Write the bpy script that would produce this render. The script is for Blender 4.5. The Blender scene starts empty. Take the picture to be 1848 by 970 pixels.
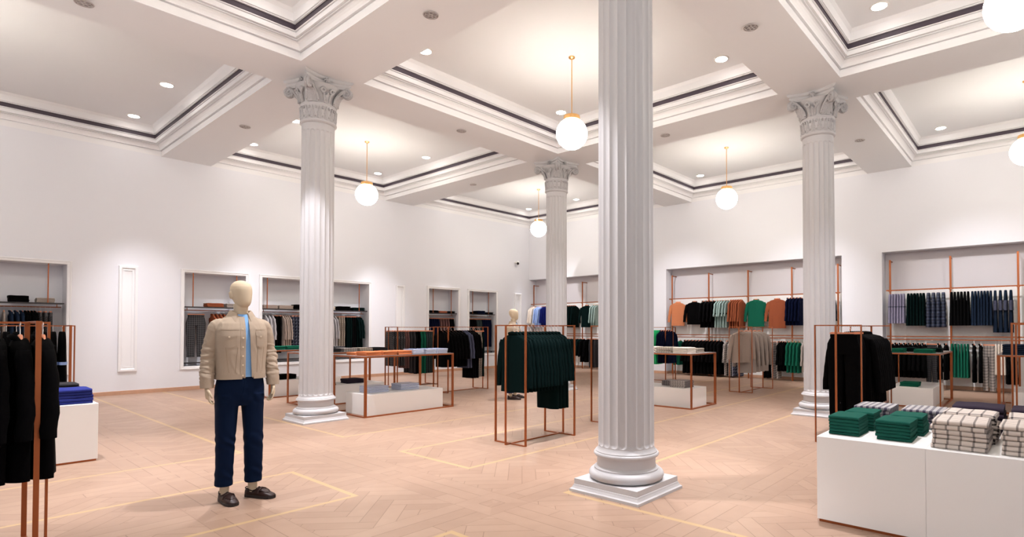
import bpy, bmesh, math, random
from mathutils import Vector, Matrix, noise
from mathutils.bvhtree import BVHTree
random.seed(7)
PI = math.pi
S = bpy.context.scene
C = S.collection

# ------------------------------------------------------------------ camera, world, exposure
FPX, YAW, PITCH, CX, CY = 1007.9, math.radians(40.324), 0.0182, 1024.9, 575.57
cam = bpy.data.cameras.new('camera')
cam.sensor_fit = 'HORIZONTAL'; cam.sensor_width = 36.0
cam.lens = FPX / 1848 * 36.0
cam.shift_x = (924 - CX) / 1848
cam.shift_y = (CY - 485) / 1848
cam.clip_start = 0.05; cam.clip_end = 100
cam_o = bpy.data.objects.new('camera', cam); C.objects.link(cam_o)
cam_o.location = (0, 0, 1.45)
cam_o.rotation_euler = (PI/2 + PITCH, 0, YAW - PI/2)
S.camera = cam_o
w = bpy.data.worlds.new('world'); S.world = w; w.use_nodes = True
w.node_tree.nodes['Background'].inputs[0].default_value = (0.9, 0.88, 0.9, 1)
w.node_tree.nodes['Background'].inputs[1].default_value = 0.3
S.view_settings.view_transform = 'Standard'
S.view_settings.look = 'None'
S.view_settings.exposure = 0.0
S.view_settings.gamma = 1.0
S.view_settings.use_curve_mapping = False

GLOBE_E = 50.0        # emission of the opal globes
FILL_W = 21.0; FILL_COL = (0.80, 0.87, 1.0)  # cool fill from the windows added behind the camera
SPOT_W = 1150.0        # wall washing downlights
GLOBE_COL = (1.0, 0.92, 0.80)
SPOT_COL = (0.97, 0.95, 1.0)

# ------------------------------------------------------------------ node helper
class N:
    def __init__(s, nt, sock): s.nt, s.s = nt, sock
    def op(s, o, *a):
        n = s.nt.nodes.new('ShaderNodeMath'); n.operation = o
        for i, v in enumerate((s,) + a):
            if isinstance(v, N): s.nt.links.new(v.s, n.inputs[i])
            else: n.inputs[i].default_value = v
        return N(s.nt, n.outputs[0])
    def __add__(s, o): return s.op('ADD', o)
    def __sub__(s, o): return s.op('SUBTRACT', o)
    def __mul__(s, o): return s.op('MULTIPLY', o)
    def __truediv__(s, o): return s.op('DIVIDE', o)
    def floor(s): return s.op('FLOOR')
    def abs(s): return s.op('ABSOLUTE')
    def lt(s, o): return s.op('LESS_THAN', o)
    def gt(s, o): return s.op('GREATER_THAN', o)
    def fmod(s, o): return s.op('FLOORED_MODULO', o)
    def min(s, o): return s.op('MINIMUM', o)
    def max(s, o): return s.op('MAXIMUM', o)
    def inv(s): return s * -1.0 + 1.0
def sel(c, a, b):          # c ? a : b
    return c * a + c.inv() * b

def mat(name, col, rough=0.6, metal=0.0, bump=0.0, bscale=200, spec=0.5, vary=0.0, emit=None, estr=0.0, sheen=0.0):
    m = bpy.data.materials.new(name); m.use_nodes = True
    nt = m.node_tree; b = nt.nodes['Principled BSDF']
    b.inputs['Base Color'].default_value = (*col, 1)
    b.inputs['Roughness'].default_value = rough
    b.inputs['Metallic'].default_value = metal
    b.inputs['Specular IOR Level'].default_value = spec
    if sheen: b.inputs['Sheen Weight'].default_value = sheen
    if emit:
        b.inputs['Emission Color'].default_value = (*emit, 1)
        b.inputs['Emission Strength'].default_value = estr
    if bump or vary:
        tc = nt.nodes.new('ShaderNodeTexCoord')
        nz = nt.nodes.new('ShaderNodeTexNoise'); nz.inputs['Scale'].default_value = bscale
        nz.inputs['Detail'].default_value = 3
        nt.links.new(tc.outputs['Object'], nz.inputs['Vector'])
        if bump:
            bp = nt.nodes.new('ShaderNodeBump'); bp.inputs['Strength'].default_value = bump
            bp.inputs['Distance'].default_value = 0.004
            nt.links.new(nz.outputs['Fac'], bp.inputs['Height'])
            nt.links.new(bp.outputs['Normal'], b.inputs['Normal'])
        if vary:
            mx = nt.nodes.new('ShaderNodeMixRGB'); mx.blend_type = 'MIX'
            mx.inputs[1].default_value = (*[c*(1-vary) for c in col], 1)
            mx.inputs[2].default_value = (*[min(1, c*(1+vary)) for c in col], 1)
            nt.links.new(nz.outputs['Fac'], mx.inputs[0]); nt.links.new(mx.outputs[0], b.inputs['Base Color'])
    return m

def plaid(name, base, line, line2=None, scale=14.0, wid=0.22, rough=0.85, flat=False):
    """woven check: stripes across object x and z (and y)"""
    m = mat(name, base, rough); nt = m.node_tree; b = nt.nodes['Principled BSDF']
    tc = nt.nodes.new('ShaderNodeTexCoord'); sp = nt.nodes.new('ShaderNodeSeparateXYZ')
    nt.links.new(tc.outputs['Object'], sp.inputs[0])
    x, y, z = (N(nt, sp.outputs[i]) for i in range(3))
    def stripes(u, sc, ph=0.0):
        return (u * sc + ph).fmod(1.0).lt(wid)
    a = stripes(x, scale); c = stripes(y if flat else z + y, scale, .03)
    f = (a + c) * 0.5
    cr = nt.nodes.new('ShaderNodeValToRGB'); cr.color_ramp.interpolation = 'CONSTANT'
    e = cr.color_ramp.elements; e[0].color = (*base, 1); e[0].position = 0
    e[1].position = 0.4; mid = [p * .38 + q * .62 for p, q in zip(base, line)]; e[1].color = (*mid, 1)
    e3 = cr.color_ramp.elements.new(0.9); e3.color = (*(line2 or line), 1)
    nt.links.new(f.s, cr.inputs[0]); nt.links.new(cr.outputs[0], b.inputs['Base Color'])
    return m

def banded(name, cols, axis=2, period=0.1, rough=0.85):
    m = mat(name, cols[0], rough); nt = m.node_tree; b = nt.nodes['Principled BSDF']
    tc = nt.nodes.new('ShaderNodeTexCoord'); sp = nt.nodes.new('ShaderNodeSeparateXYZ')
    nt.links.new(tc.outputs['Object'], sp.inputs[0])
    f = (N(nt, sp.outputs[axis]) / period).fmod(1.0)
    cr = nt.nodes.new('ShaderNodeValToRGB'); cr.color_ramp.interpolation = 'CONSTANT'
    e = cr.color_ramp.elements; e[0].color = (*cols[0], 1); e[0].position = 0; e[1].position = 0.6; e[1].color = (*cols[1], 1)
    nt.links.new(f.s, cr.inputs[0]); nt.links.new(cr.outputs[0], b.inputs['Base Color'])
    return m

M = {}
M['wall'] = mat('wall_paint', (0.74, 0.745, 0.79), 0.75, bump=0.05, bscale=60)
M['ceil'] = mat('ceiling_paint', (0.79, 0.80, 0.82), 0.75)
M['bay'] = mat('grey_lilac_board', (0.60, 0.575, 0.60), 0.75)  # upper bay backboard, greyer than the white panel below
M['stone'] = mat('column_paint', (0.50, 0.49, 0.50), 0.5, bump=0.12, bscale=90)
M['carved'] = mat('carved_plaster', (0.46, 0.45, 0.46), 0.55, bump=1.0, bscale=55, vary=.06)
M['slot'] = mat('dark_slot', (0.060, 0.045, 0.062), 0.6)
M['trim'] = mat('trim_paint', (0.79, 0.785, 0.80), 0.55)
M['white'] = mat('white_laminate', (0.86, 0.85, 0.84), 0.35)
M['copper'] = mat('copper_metal', (0.36, 0.105, 0.035), 0.36, 0.7, bump=0.1, bscale=120)
M['brass'] = mat('brass_metal', (0.86, 0.50, 0.20), 0.3, 0.9)
M['hanger'] = mat('rose_wood_hanger', (0.80, 0.30, 0.16), 0.4)
M['hook'] = mat('pale_hook_metal', (0.8, 0.76, 0.74), 0.3, 0.6)
M['shelf'] = mat('black_shelf', (0.018, 0.014, 0.016), 0.4)
M['grille'] = mat('grille_metal', (0.50, 0.46, 0.45), 0.5, 0.1)
M['grille_dark'] = mat('grille_recess', (0.30, 0.27, 0.27), 0.7)
M['plastic'] = mat('white_plastic', (0.8, 0.79, 0.77), 0.35)
M['lens'] = mat('black_lens', (0.01, 0.01, 0.012), 0.15)
M['carved'].node_tree.nodes['Bump'].inputs['Distance'].default_value = .02
M['wood'] = mat('skirting_wood', (0.50, 0.29, 0.19), 0.5, vary=0.12, bscale=14)
M['globe'] = mat('opal_globe', (1, 0.98, 0.94), 0.3, emit=GLOBE_COL, estr=GLOBE_E)
M['lamp'] = mat('lit_lens', (1, 1, 1), 0.3, emit=(1, 0.93, 0.86), estr=30)
M['mann'] = mat('mannequin_linen', (0.58, 0.47, 0.33), 0.75, bump=0.08, bscale=260, vary=0.06)
M['jacket'] = mat('sand_denim', (0.40, 0.315, 0.235), 0.85, bump=0.16, bscale=300, vary=0.10)
M['jacket_d'] = mat('sand_denim_seam', (0.30, 0.225, 0.16), 0.85)
M['tee'] = mat('sky_blue_cotton', (0.22, 0.45, 0.80), 0.8)
M['navy_t'] = mat('navy_trouser', (0.0015, 0.008, 0.030), 0.85, bump=0.1, bscale=300, spec=0.12)
M['loafer'] = mat('brown_leather', (0.022, 0.008, 0.006), 0.45, bump=0.2, bscale=200, spec=0.25)
M['sole'] = mat('dark_sole', (0.012, 0.008, 0.008), 0.6)
M['button'] = mat('pale_button', (0.75, 0.62, 0.46), 0.35, 0.3)
def cloth(n, c, r=0.9, v=0.08): M[n] = mat('cloth_' + n, c, r, bump=0.2, bscale=150, vary=v, spec=0.06)
cloth('black', (0.0012, 0.0011, 0.0014)); cloth('green_dark', (0.0008, 0.0062, 0.0062)); cloth('green', (0.008, 0.10, 0.06))
cloth('green_knit', (0.010, 0.075, 0.055)); cloth('emerald', (0.03, 0.55, 0.20)); cloth('navy', (0.002, 0.004, 0.018))
cloth('slate', (0.010, 0.018, 0.036)); cloth('brown', (0.27, 0.075, 0.035)); cloth('orange', (0.52, 0.19, 0.09))
cloth('rust', (0.50, 0.16, 0.065)); cloth('lilac', (0.28, 0.26, 0.37)); cloth('sage', (0.27, 0.36, 0.34)); cloth('teal', (0.10, 0.16, 0.16))
cloth('grey', (0.34, 0.29, 0.26)); cloth('greyl', (0.46, 0.44, 0.46)); cloth('cream', (0.72, 0.64, 0.56)); cloth('blue_l', (0.30, 0.42, 0.72))
cloth('taupe', (0.34, 0.27, 0.23)); cloth('jean', (0.022, 0.030, 0.17)); cloth('charcoal', (0.030, 0.028, 0.031)); cloth('aubergine', (0.03, 0.022, 0.035))
cloth('royal', (0.006, 0.010, 0.10)); cloth('mauve', (0.20, 0.09, 0.08)); cloth('bluegrey', (0.065, 0.07, 0.11))
M['p_black'] = plaid('check_charcoal', (0.008, 0.0075, 0.009), (0.085, 0.08, 0.085), scale=22)
M['p_navy'] = plaid('check_navy', (0.012, 0.016, 0.035), (0.30, 0.30, 0.36), scale=11, wid=0.16)
M['p_grey'] = plaid('check_grey', (0.36, 0.31, 0.28), (0.07, 0.06, 0.06), scale=15, wid=0.3)
M['p_taupe'] = plaid('check_taupe', (0.30, 0.25, 0.20), (0.10, 0.08, 0.07), scale=18, wid=0.25)
M['p_brown'] = plaid('check_brown', (0.11, 0.045, 0.04), (0.05, 0.02, 0.02), scale=22, wid=0.3)
M['p_green'] = plaid('check_green', (0.004, 0.014, 0.014), (0.015, 0.03, 0.034), scale=20, wid=0.3)
M['p_white'] = plaid('check_white', (0.66, 0.58, 0.53), (0.03, 0.015, 0.02), scale=12, wid=0.17)
M['p_white2'] = plaid('check_grey_white', (0.50, 0.47, 0.46), (0.03, 0.025, 0.05), scale=22, wid=0.35)
M['f_white'] = plaid('folded_check_white', (0.56, 0.49, 0.44), (0.012, 0.006, 0.01), scale=14, wid=0.17, flat=True)
M['f_white2'] = plaid('folded_check_grey_white', (0.46, 0.44, 0.43), (0.03, 0.025, 0.05), scale=22, wid=0.45, flat=True)
M['f_taupe'] = plaid('folded_check_taupe', (0.42, 0.36, 0.30), (0.12, 0.10, 0.09), scale=20, wid=0.22, flat=True)
M['f_grey'] = plaid('folded_check_grey', (0.40, 0.36, 0.34), (0.08, 0.07, 0.08), scale=20, wid=0.25, flat=True)
M['f_black'] = plaid('folded_check_charcoal', (0.02, 0.02, 0.025), (0.16, 0.15, 0.16), scale=20, flat=True)
M['puffer'] = banded('quilted_navy', ((0.005, 0.008, 0.022), (0.030, 0.040, 0.075)), 2, 0.075, 0.5)
M['stripe_blue'] = banded('stripe_blue_white', ((0.62, 0.64, 0.74), (0.20, 0.26, 0.45)), 2, 0.012)
M['stripe_shirt'] = banded('stripe_shirt', ((0.36, 0.42, 0.62), (0.10, 0.13, 0.28)), 0, 0.03)

# ------------------------------------------------------------------ floor material
def floor_material():
    m = bpy.data.materials.new('parquet'); m.use_nodes = True
    nt = m.node_tree; b = nt.nodes['Principled BSDF']
    tc = nt.nodes.new('ShaderNodeTexCoord'); sp = nt.nodes.new('ShaderNodeSeparateXYZ')
    nt.links.new(tc.outputs['Object'], sp.inputs[0])
    x, y = N(nt, sp.outputs[0]), N(nt, sp.outputs[1])
    P = 1.5
    bx = (x - 3.15 + P/2).fmod(P) - P/2        # distance from the band running along y
    by = (y - 3.50 + P/2).fmod(P) - P/2
    BH = 0.225; PW = 0.15
    # --- herringbone in the 45 degree cells
    W = 0.135; n = 4
    u = (x + y) * (0.70711 / W); v = (y - x) * (0.70711 / W)
    i = u.floor(); j = v.floor()
    k = (i - j).fmod(2.0 * n)
    hor = k.lt(n - 0.5)
    fu = u - i; fv = v - j
    g = 0.022
    eu_l = fu.lt(g); eu_r = fu.gt(1 - g); ev_b = fv.lt(g); ev_t = fv.gt(1 - g)
    h_edge = ev_b.max(ev_t).max(eu_l * k.lt(0.5)).max(eu_r * k.gt(n - 1.5))
    kk = k - n
    v_edge = eu_l.max(eu_r).max(ev_t * kk.lt(0.5)).max(ev_b * kk.gt(n - 1.5))
    edge_h = sel(hor, h_edge, v_edge)
    id_h = sel(hor, (i - k) * 3.17 + j * 7.31, i * 5.13 + (j - (kk * -1.0 + (n - 1))) * 9.77 + 41.0)
    # --- bands
    inx = bx.abs().lt(BH); iny = by.abs().lt(BH)
    def band(d, along, off):
        q = (d + BH) / PW; qi = q.floor(); fq = q - qi
        s = (along + qi * 0.53 + off) / 1.5; si = s.floor(); fs = s - si
        e = fq.lt(0.022).max(fq.gt(0.978)).max(fs.lt(0.002)).max(fs.gt(0.998))
        return e, qi * 3.7 + si * 11.3 + off
    ex, ix = band(bx, y, 2.0); ey, iy = band(by, x, 77.0)
    # at crossings the band along x runs through where (cell parity) even
    useY = iny * (inx.inv()).max(bx.abs().lt(by.abs() + 0.0) * 1.0)
    useX = inx * iny.inv()
    useX = inx * (useY.inv()); 
    edge = sel(useX, ex, sel(useY, ey, edge_h))
    pid = sel(useX, ix, sel(useY, iy, id_h))
    wn = nt.nodes.new('ShaderNodeTexWhiteNoise'); wn.noise_dimensions = '1D'
    nt.links.new(pid.s, wn.inputs['W'])
    # yellow inlay lines
    L = 0.022
    def near(c, q): return (c - q).abs().lt(L)
    out_x = x.gt(3.78 - L).max(x.lt(2.52 + L))
    in_y = y.gt(7.15 - L).max(y.lt(3.23 + L)).max(y.gt(4.56 - L) * y.lt(5.80 + L))
    lx = near(x, 3.78).max(near(x, 2.52)) * in_y
    ly = near(y, 4.56).max(near(y, 5.80)).max(near(y, 3.23)).max(near(y, 7.15)) * out_x
    inlay = lx.max(ly)
    # grain
    mp = nt.nodes.new('ShaderNodeMapping'); mp.inputs['Scale'].default_value = (3, 3, 3)
    nt.links.new(tc.outputs['Object'], mp.inputs[0])
    nz = nt.nodes.new('ShaderNodeTexNoise'); nz.inputs['Scale'].default_value = 2.2; nz.inputs['Detail'].default_value = 4
    nt.links.new(mp.outputs[0], nz.inputs['Vector'])
    cr = nt.nodes.new('ShaderNodeValToRGB')
    cr.color_ramp.elements[0].color = (0.285, 0.180, 0.128, 1); cr.color_ramp.elements[1].color = (0.375, 0.252, 0.182, 1)
    f = N(nt, wn.outputs['Value']) * 0.45 + N(nt, nz.outputs['Fac']) * 0.6
    nt.links.new(f.s, cr.inputs[0])
    m1 = nt.nodes.new('ShaderNodeMixRGB'); m1.inputs[2].default_value = (0.44, 0.30, 0.155, 1)
    nt.links.new(inlay.s, m1.inputs[0]); nt.links.new(cr.outputs[0], m1.inputs[1])
    m2 = nt.nodes.new('ShaderNodeMixRGB'); m2.inputs[2].default_value = (0.17, 0.10, 0.07, 1)
    e2 = edge * inlay.inv() * 0.75
    nt.links.new(e2.s, m2.inputs[0]); nt.links.new(m1.outputs[0], m2.inputs[1])
    nt.links.new(m2.outputs[0], b.inputs['Base Color'])
    b.inputs['Roughness'].default_value = 0.42
    b.inputs['Specular IOR Level'].default_value = 0.35
    return m
M['floor'] = floor_material()

# ------------------------------------------------------------------ mesh builder
class MB:
    def __init__(s): s.v = []; s.f = []
    def add(s, vs, fs):
        o = len(s.v); s.v += [tuple(p) for p in vs]; s.f += [tuple(i + o for i in f) for f in fs]; return s
    def box(s, x0, x1, y0, y1, z0, z1):
        vs = [(x, y, z) for z in (z0, z1) for y in (y0, y1) for x in (x0, x1)]
        return s.add(vs, [(0, 2, 3, 1), (4, 5, 7, 6), (0, 1, 5, 4), (2, 6, 7, 3), (0, 4, 6, 2), (1, 3, 7, 5)])
    def bevbox(s, x0, x1, y0, y1, z0, z1, b=0.004):
        # box with chamfered vertical and top edges
        def ring(i, z): return [(x0+i+b, y0+i, z), (x1-i-b, y0+i, z), (x1-i, y0+i+b, z), (x1-i, y1-i-b, z), (x1-i-b, y1-i, z), (x0+i+b, y1-i, z), (x0+i, y1-i-b, z), (x0+i, y0+i+b, z)]
        return s.loft([ring(0, z0), ring(0, z1-b), ring(b, z1)])
    def loft(s, rings, cap0=True, cap1=True, closed=True):
        o = len(s.v); n = len(rings[0])
        for r in rings: s.v += [tuple(p) for p in r]
        m = n if closed else n - 1
        for a in range(len(rings) - 1):
            for i in range(m):
                j = (i + 1) % n
                s.f.append((o + a*n + i, o + a*n + j, o + (a+1)*n + j, o + (a+1)*n + i))
        if cap0: s.f.append(tuple(o + i for i in reversed(range(n))))
        if cap1: s.f.append(tuple(o + (len(rings)-1)*n + i for i in range(n)))
        return s
    def lathe(s, prof, cx=0, cy=0, n=32):
        return s.loft([[(cx + r*math.cos(2*PI*i/n), cy + r*math.sin(2*PI*i/n), z) for i in range(n)] for r, z in prof])
    def tube(s, pts, r, n=8, up=None):
        pts = [Vector(p) for p in pts]; rings = []
        rs = r if isinstance(r, (list, tuple)) else [r]*len(pts)
        ref = Vector(up) if up else None
        for k, p in enumerate(pts):
            t = (pts[min(k+1, len(pts)-1)] - pts[max(k-1, 0)]).normalized()
            if ref is None or abs(t.dot(ref)) > 0.97:
                ref = Vector((0, 0, 1)) if abs(t.z) < 0.9 else Vector((1, 0, 0))
            a = t.cross(ref).normalized(); b2 = t.cross(a).normalized(); ref = (a.cross(t)).normalized()
            ref = -b2
            rings.append([p + (a*math.cos(2*PI*i/n) + b2*math.sin(2*PI*i/n))*rs[k] for i in range(n)])
        return s.loft(rings)
    def ell(s, c, r, n=16, m=10):
        cx, cy, cz = c; rx, ry, rz = r
        rings = []
        for a in range(1, m):
            t = PI*a/m
            rings.append([(cx + rx*math.sin(t)*math.cos(2*PI*i/n), cy + ry*math.sin(t)*math.sin(2*PI*i/n), cz - rz*math.cos(t)) for i in range(n)])
        o = len(s.v); s.loft(rings, False, False)
        k = len(rings)
        s.v += [(cx, cy, cz - rz), (cx, cy, cz + rz)]
        for i in range(n):
            j = (i+1) % n
            s.f.append((o+j, o+i, o+k*n)); s.f.append((o+(k-1)*n+i, o+(k-1)*n+j, o+k*n+1))
        return s
    def mesh(s, name, m, smooth=None):
        me = bpy.data.meshes.new(name); me.from_pydata(s.v, [], s.f)
        bm = bmesh.new(); bm.from_mesh(me); bmesh.ops.recalc_face_normals(bm, faces=bm.faces); bm.to_mesh(me); bm.free()
        if m is not None: me.materials.append(M[m] if isinstance(m, str) else m)
        if smooth:
            for p in me.polygons: p.use_smooth = True
            me.set_sharp_from_angle(angle=math.radians(smooth))
        me.update(); return me

def link(name, me, parent=None, loc=None, rot=None):
    o = bpy.data.objects.new(name, me); C.objects.link(o)
    if parent: o.parent = parent
    if loc: o.location = loc
    if rot: o.rotation_euler = rot
    return o
def part(name, mb, m, parent, smooth=None, label=None):
    o = link(name, mb.mesh(name, m, smooth), parent)
    if label: o['label'] = label
    return o
def thing(name, label, cat, loc=(0, 0, 0), rz=0, group=None):
    o = bpy.data.objects.new(name, None); C.objects.link(o); o.empty_display_size = 0.1
    o.location = loc; o.rotation_euler = (0, 0, rz); tag(o, label, cat, group); return o
def tag(o, label, cat, group=None):
    o['label'] = label; o['category'] = cat
    if group: o['group'] = group
    return o
def struct(name, mb, m, smooth=None):
    o = link(name, mb.mesh(name, m, smooth)); o['kind'] = 'structure'; return o
def copy_tree(o, parent=None):
    c = o.copy(); C.objects.link(c)
    if parent: c.parent = parent
    for ch in list(o.children): copy_tree(ch, c)
    return c

# ------------------------------------------------------------------ dimensions
XW, YW = 15.84, 15.46         # right-hand (far) wall, left-hand (far) wall
ZS, ZC = 5.43, 6.04           # beam soffit, ceiling
CXs = [(-1.07, 3.70), (4.71, 9.47), (10.48, XW - 0.004)]
CYs = [(-2.58, 2.39), (3.37, 8.34), (9.32, YW - 0.004)]
X0, Y0 = -2.0, -3.2

struct('floor', MB().box(X0, XW + 0.45, Y0, YW + 0.6, -0.05, 0.0), 'floor')

# ---- walls with niches
def wall_niches(name, axis, base, lo, hi, ztop, niches, depth):
    """niches: (a0,a1,z0,z1) along the wall; the wall face is at `base`, niches go deeper by depth"""
    mb = MB()
    def P(a, d, z): return (a, base + d, z) if axis == 'x' else (base + d, a, z)
    def quad(*p): mb.add(p, [(0, 1, 2, 3)])
    a = lo
    for (a0, a1, z0, z1) in sorted(niches):
        if a0 > a: quad(P(a, 0, 0), P(a0, 0, 0), P(a0, 0, ztop), P(a, 0, ztop))
        quad(P(a0, 0, z1), P(a1, 0, z1), P(a1, 0, ztop), P(a0, 0, ztop))
        if z0 > 0: quad(P(a0, 0, 0), P(a1, 0, 0), P(a1, 0, z0), P(a0, 0, z0))
        quad(P(a0, depth, z0), P(a1, depth, z0), P(a1, depth, z1), P(a0, depth, z1))
        quad(P(a0, 0, z0), P(a0, depth, z0), P(a0, depth, z1), P(a0, 0, z1))
        quad(P(a1, 0, z0), P(a1, depth, z0), P(a1, depth, z1), P(a1, 0, z1))
        quad(P(a0, 0, z1), P(a1, 0, z1), P(a1, depth, z1), P(a0, depth, z1))
        if z0 > 0: quad(P(a0, 0, z0), P(a1, 0, z0), P(a1, depth, z0), P(a0, depth, z0))
        a = a1
    if a < hi: quad(P(a, 0, 0), P(hi, 0, 0), P(hi, 0, ztop), P(a, 0, ztop))
    D = depth + 0.06
    quad(P(lo, D, 0), P(hi, D, 0), P(hi, D, ztop), P(lo, D, ztop))
    quad(P(lo, 0, 0), P(lo, D, 0), P(lo, D, ztop), P(lo, 0, ztop))
    quad(P(hi, 0, 0), P(hi, D, 0), P(hi, D, ztop), P(hi, 0, ztop))
    return struct(name, mb, 'wall')
NL = [(0.45, 2.10), (4.19, 5.52), (5.92, 8.94), (11.10, 12.32), (12.81, 14.09)]
NZ0, NZ1 = 0.56, 2.79
wall_niches('wall_left', 'x', YW, X0, XW + 0.02, ZC, [(a, b, NZ0, NZ1) for a, b in NL], 0.52)
NR = [(-2.2, 3.06, 0.0, 3.38), (4.0, 9.27, 0.0, 3.38), (10.25, YW - 0.001, 0.0, 3.38)]
wall_niches('wall_right', 'y', XW, Y0, YW, ZC, NR, 0.40)
# unseen walls behind the camera; windows and area lights added as cool fill
def fill_window_wall(name, axis, base, lo, hi, wins, first):
    mb = MB()
    def bx(a0, a1, z0, z1):
        if axis == 'x': mb.box(a0, a1, base - .1, base, z0, z1)
        else: mb.box(base - .1, base, a0, a1, z0, z1)
    a = lo
    for k, (a0, a1) in enumerate(wins):
        bx(a, a0, 0, ZC); bx(a0, a1, 0, .5); bx(a0, a1, 4.3, ZC); a = a1
        fr = MB()
        def fb(p0, p1, z0, z1):
            if axis == 'x': fr.box(p0, p1, base - .07, base - .03, z0, z1)
            else: fr.box(base - .07, base - .03, p0, p1, z0, z1)
        fb(a0, a0 + .06, .5, 4.3); fb(a1 - .06, a1, .5, 4.3); fb(a0, a1, .5, .56); fb(a0, a1, 4.24, 4.3); fb(a0, a1, 3.1, 3.16); fb((a0+a1)/2 - .02, (a0+a1)/2 + .02, .5, 4.3)
        o_ = struct('added_window_%d' % (first + k), fr, 'trim')
        ld = bpy.data.lights.new('fill_light', 'AREA'); ld.shape = 'RECTANGLE'; ld.size = a1 - a0; ld.size_y = 3.8; ld.energy = FILL_W; ld.color = FILL_COL  # area light outside the added opening, for fill
        lo_ = bpy.data.objects.new('fill_light', ld); C.objects.link(lo_)
        if axis == 'x': lo_.location = ((a0+a1)/2, base - .25, 2.4); lo_.rotation_euler = (PI/2, 0, 0)
        else: lo_.location = (base - .25, (a0+a1)/2, 2.4); lo_.rotation_euler = (PI/2, 0, -PI/2)
    bx(a, hi, 0, ZC)
    struct(name, mb, 'wall')
fill_window_wall('wall_back', 'x', Y0, X0, XW, [(-1.2, 1.4), (2.6, 5.2), (6.6, 9.2)], 1)
fill_window_wall('wall_front', 'y', X0, Y0, YW, [(-2.2, .4), (1.6, 4.2), (5.4, 8.0), (9.6, 12.2)], 4)

# ---- ceiling and coffers
struct('ceiling', MB().box(X0, XW + 0.4, Y0, YW + 0.5, ZC, ZC + 0.1), 'ceil')
def strips():
    """beam undersides: everything between coffers at ZS"""
    mb = MB()
    xs = [X0] + [v for p in CXs for v in p]; ys = [Y0] + [v for p in CYs for v in p]
    for i in range(len(xs) - 1):
        for j in range(len(ys) - 1):
            if i % 2 == 1 and j % 2 == 1: continue
            mb.add([(xs[i], ys[j], ZS), (xs[i+1], ys[j], ZS), (xs[i+1], ys[j+1], ZS), (xs[i], ys[j+1], ZS)], [(0, 1, 2, 3)])
    return mb
sm = strips().mesh('ceiling_beams', 'ceil')
o = link('ceiling', sm); o.name = 'ceiling'; o['kind'] = 'structure'
PROF = [(0.0, 5.43), (0.0, 5.545), (-0.018, 5.547), (-0.018, 5.556), (0.030, 5.558), (0.030, 5.568), (0.034, 5.580), (0.048, 5.608), (0.070, 5.632), (0.092, 5.645), (0.075, 5.648), (0.075, 5.656),
        (0.112, 5.658), (0.112, 5.668), (0.095, 5.670), (0.095, 5.678), (0.140, 5.680), (0.140, 5.748), (0.125, 5.750), (0.125, 5.757), (0.156, 5.759), (0.156, 5.770)]
PROF2 = [(0.156, 5.850), (0.178, 5.852), (0.178, 5.862), (0.165, 5.864), (0.165, 5.870), (0.19, 5.872), (0.20, 5.990), (0.235, 6.04)]
tn = 1
for i, (xa, xb) in enumerate(CXs):
    for j, (ya, yb) in enumerate(CYs):
        def rr(s, z): return [(xa+s, ya+s, z), (xb-s, ya+s, z), (xb-s, yb-s, z), (xa+s, yb-s, z)]
        mb = MB(); mb.loft([rr(s, z) for s, z in PROF], False, False)
        mb.loft([rr(s, z) for s, z in PROF2], False, False)
        struct('trim_%d' % tn, mb, 'trim'); tn += 1
        mb = MB(); mb.loft([rr(0.156, 5.770), rr(0.148, 5.771), rr(0.148, 5.849), rr(0.156, 5.850)], False, False)
        struct('trim_%d' % tn, mb, 'slot'); tn += 1

# ---- niche frames, raised panels, skirting
def frame_ring(x0, x1, z0, z1, steps):
    """steps: list of (outset, projection) rings around an opening on the left wall"""
    mb = MB()
    mb.loft([[(x0-o, YW-p, z0-o), (x1+o, YW-p, z0-o), (x1+o, YW-p, z1+o), (x0-o, YW-p, z1+o)] for o, p in steps], False, False)
    return mb
for a, b in NL:
    struct('trim_%d' % tn, frame_ring(a, b, NZ0, NZ1, [(0, 0), (0, 0.018), (0.012, 0.024), (0.045, 0.024), (0.052, 0.034), (0.07, 0.034), (0.078, 0)]), 'trim'); tn += 1
def panel(x0, x1, z0, z1):
    global tn
    mb = frame_ring(x0+0.11, x1-0.11, z0+0.12, z1-0.12, [(0, 0.006), (0.0, 0.022), (0.012, 0.022), (0.04, 0.016), (0.06, 0.045), (0.10, 0.045), (0.11, 0.0)])
    mb.add([(x0+.11, YW-.006, z0+.12), (x1-.11, YW-.006, z0+.12), (x1-.11, YW-.006, z1-.12), (x0+.11, YW-.006, z1-.12)], [(0, 1, 2, 3)])
    struct('trim_%d' % tn, mb, 'trim'); tn += 1
panel(2.95, 3.30, 0.49, 2.86); panel(9.85, 10.17, 0.49, 2.84); panel(15.03, 15.40, 0.49, 2.83)
struct('baseboard_left', MB().bevbox(X0, XW, YW - 0.018, YW, 0, 0.085), 'wood')
mb = MB()
a = Y0
for (y0, y1, _, _) in NR:
    if y0 > a: mb.bevbox(XW - 0.018, XW, a, y0, 0, 0.085)
    mb.bevbox(XW + 0.40 - 0.018, XW + 0.40, y0, y1, 0, 0.085)
    mb.box(XW, XW + 0.4, y0, y0 + 0.016, 0, 0.085); mb.box(XW, XW + 0.4, y1 - 0.016, y1, 0, 0.085)
    a = y1
struct('baseboard_right', mb, 'wood')
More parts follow.
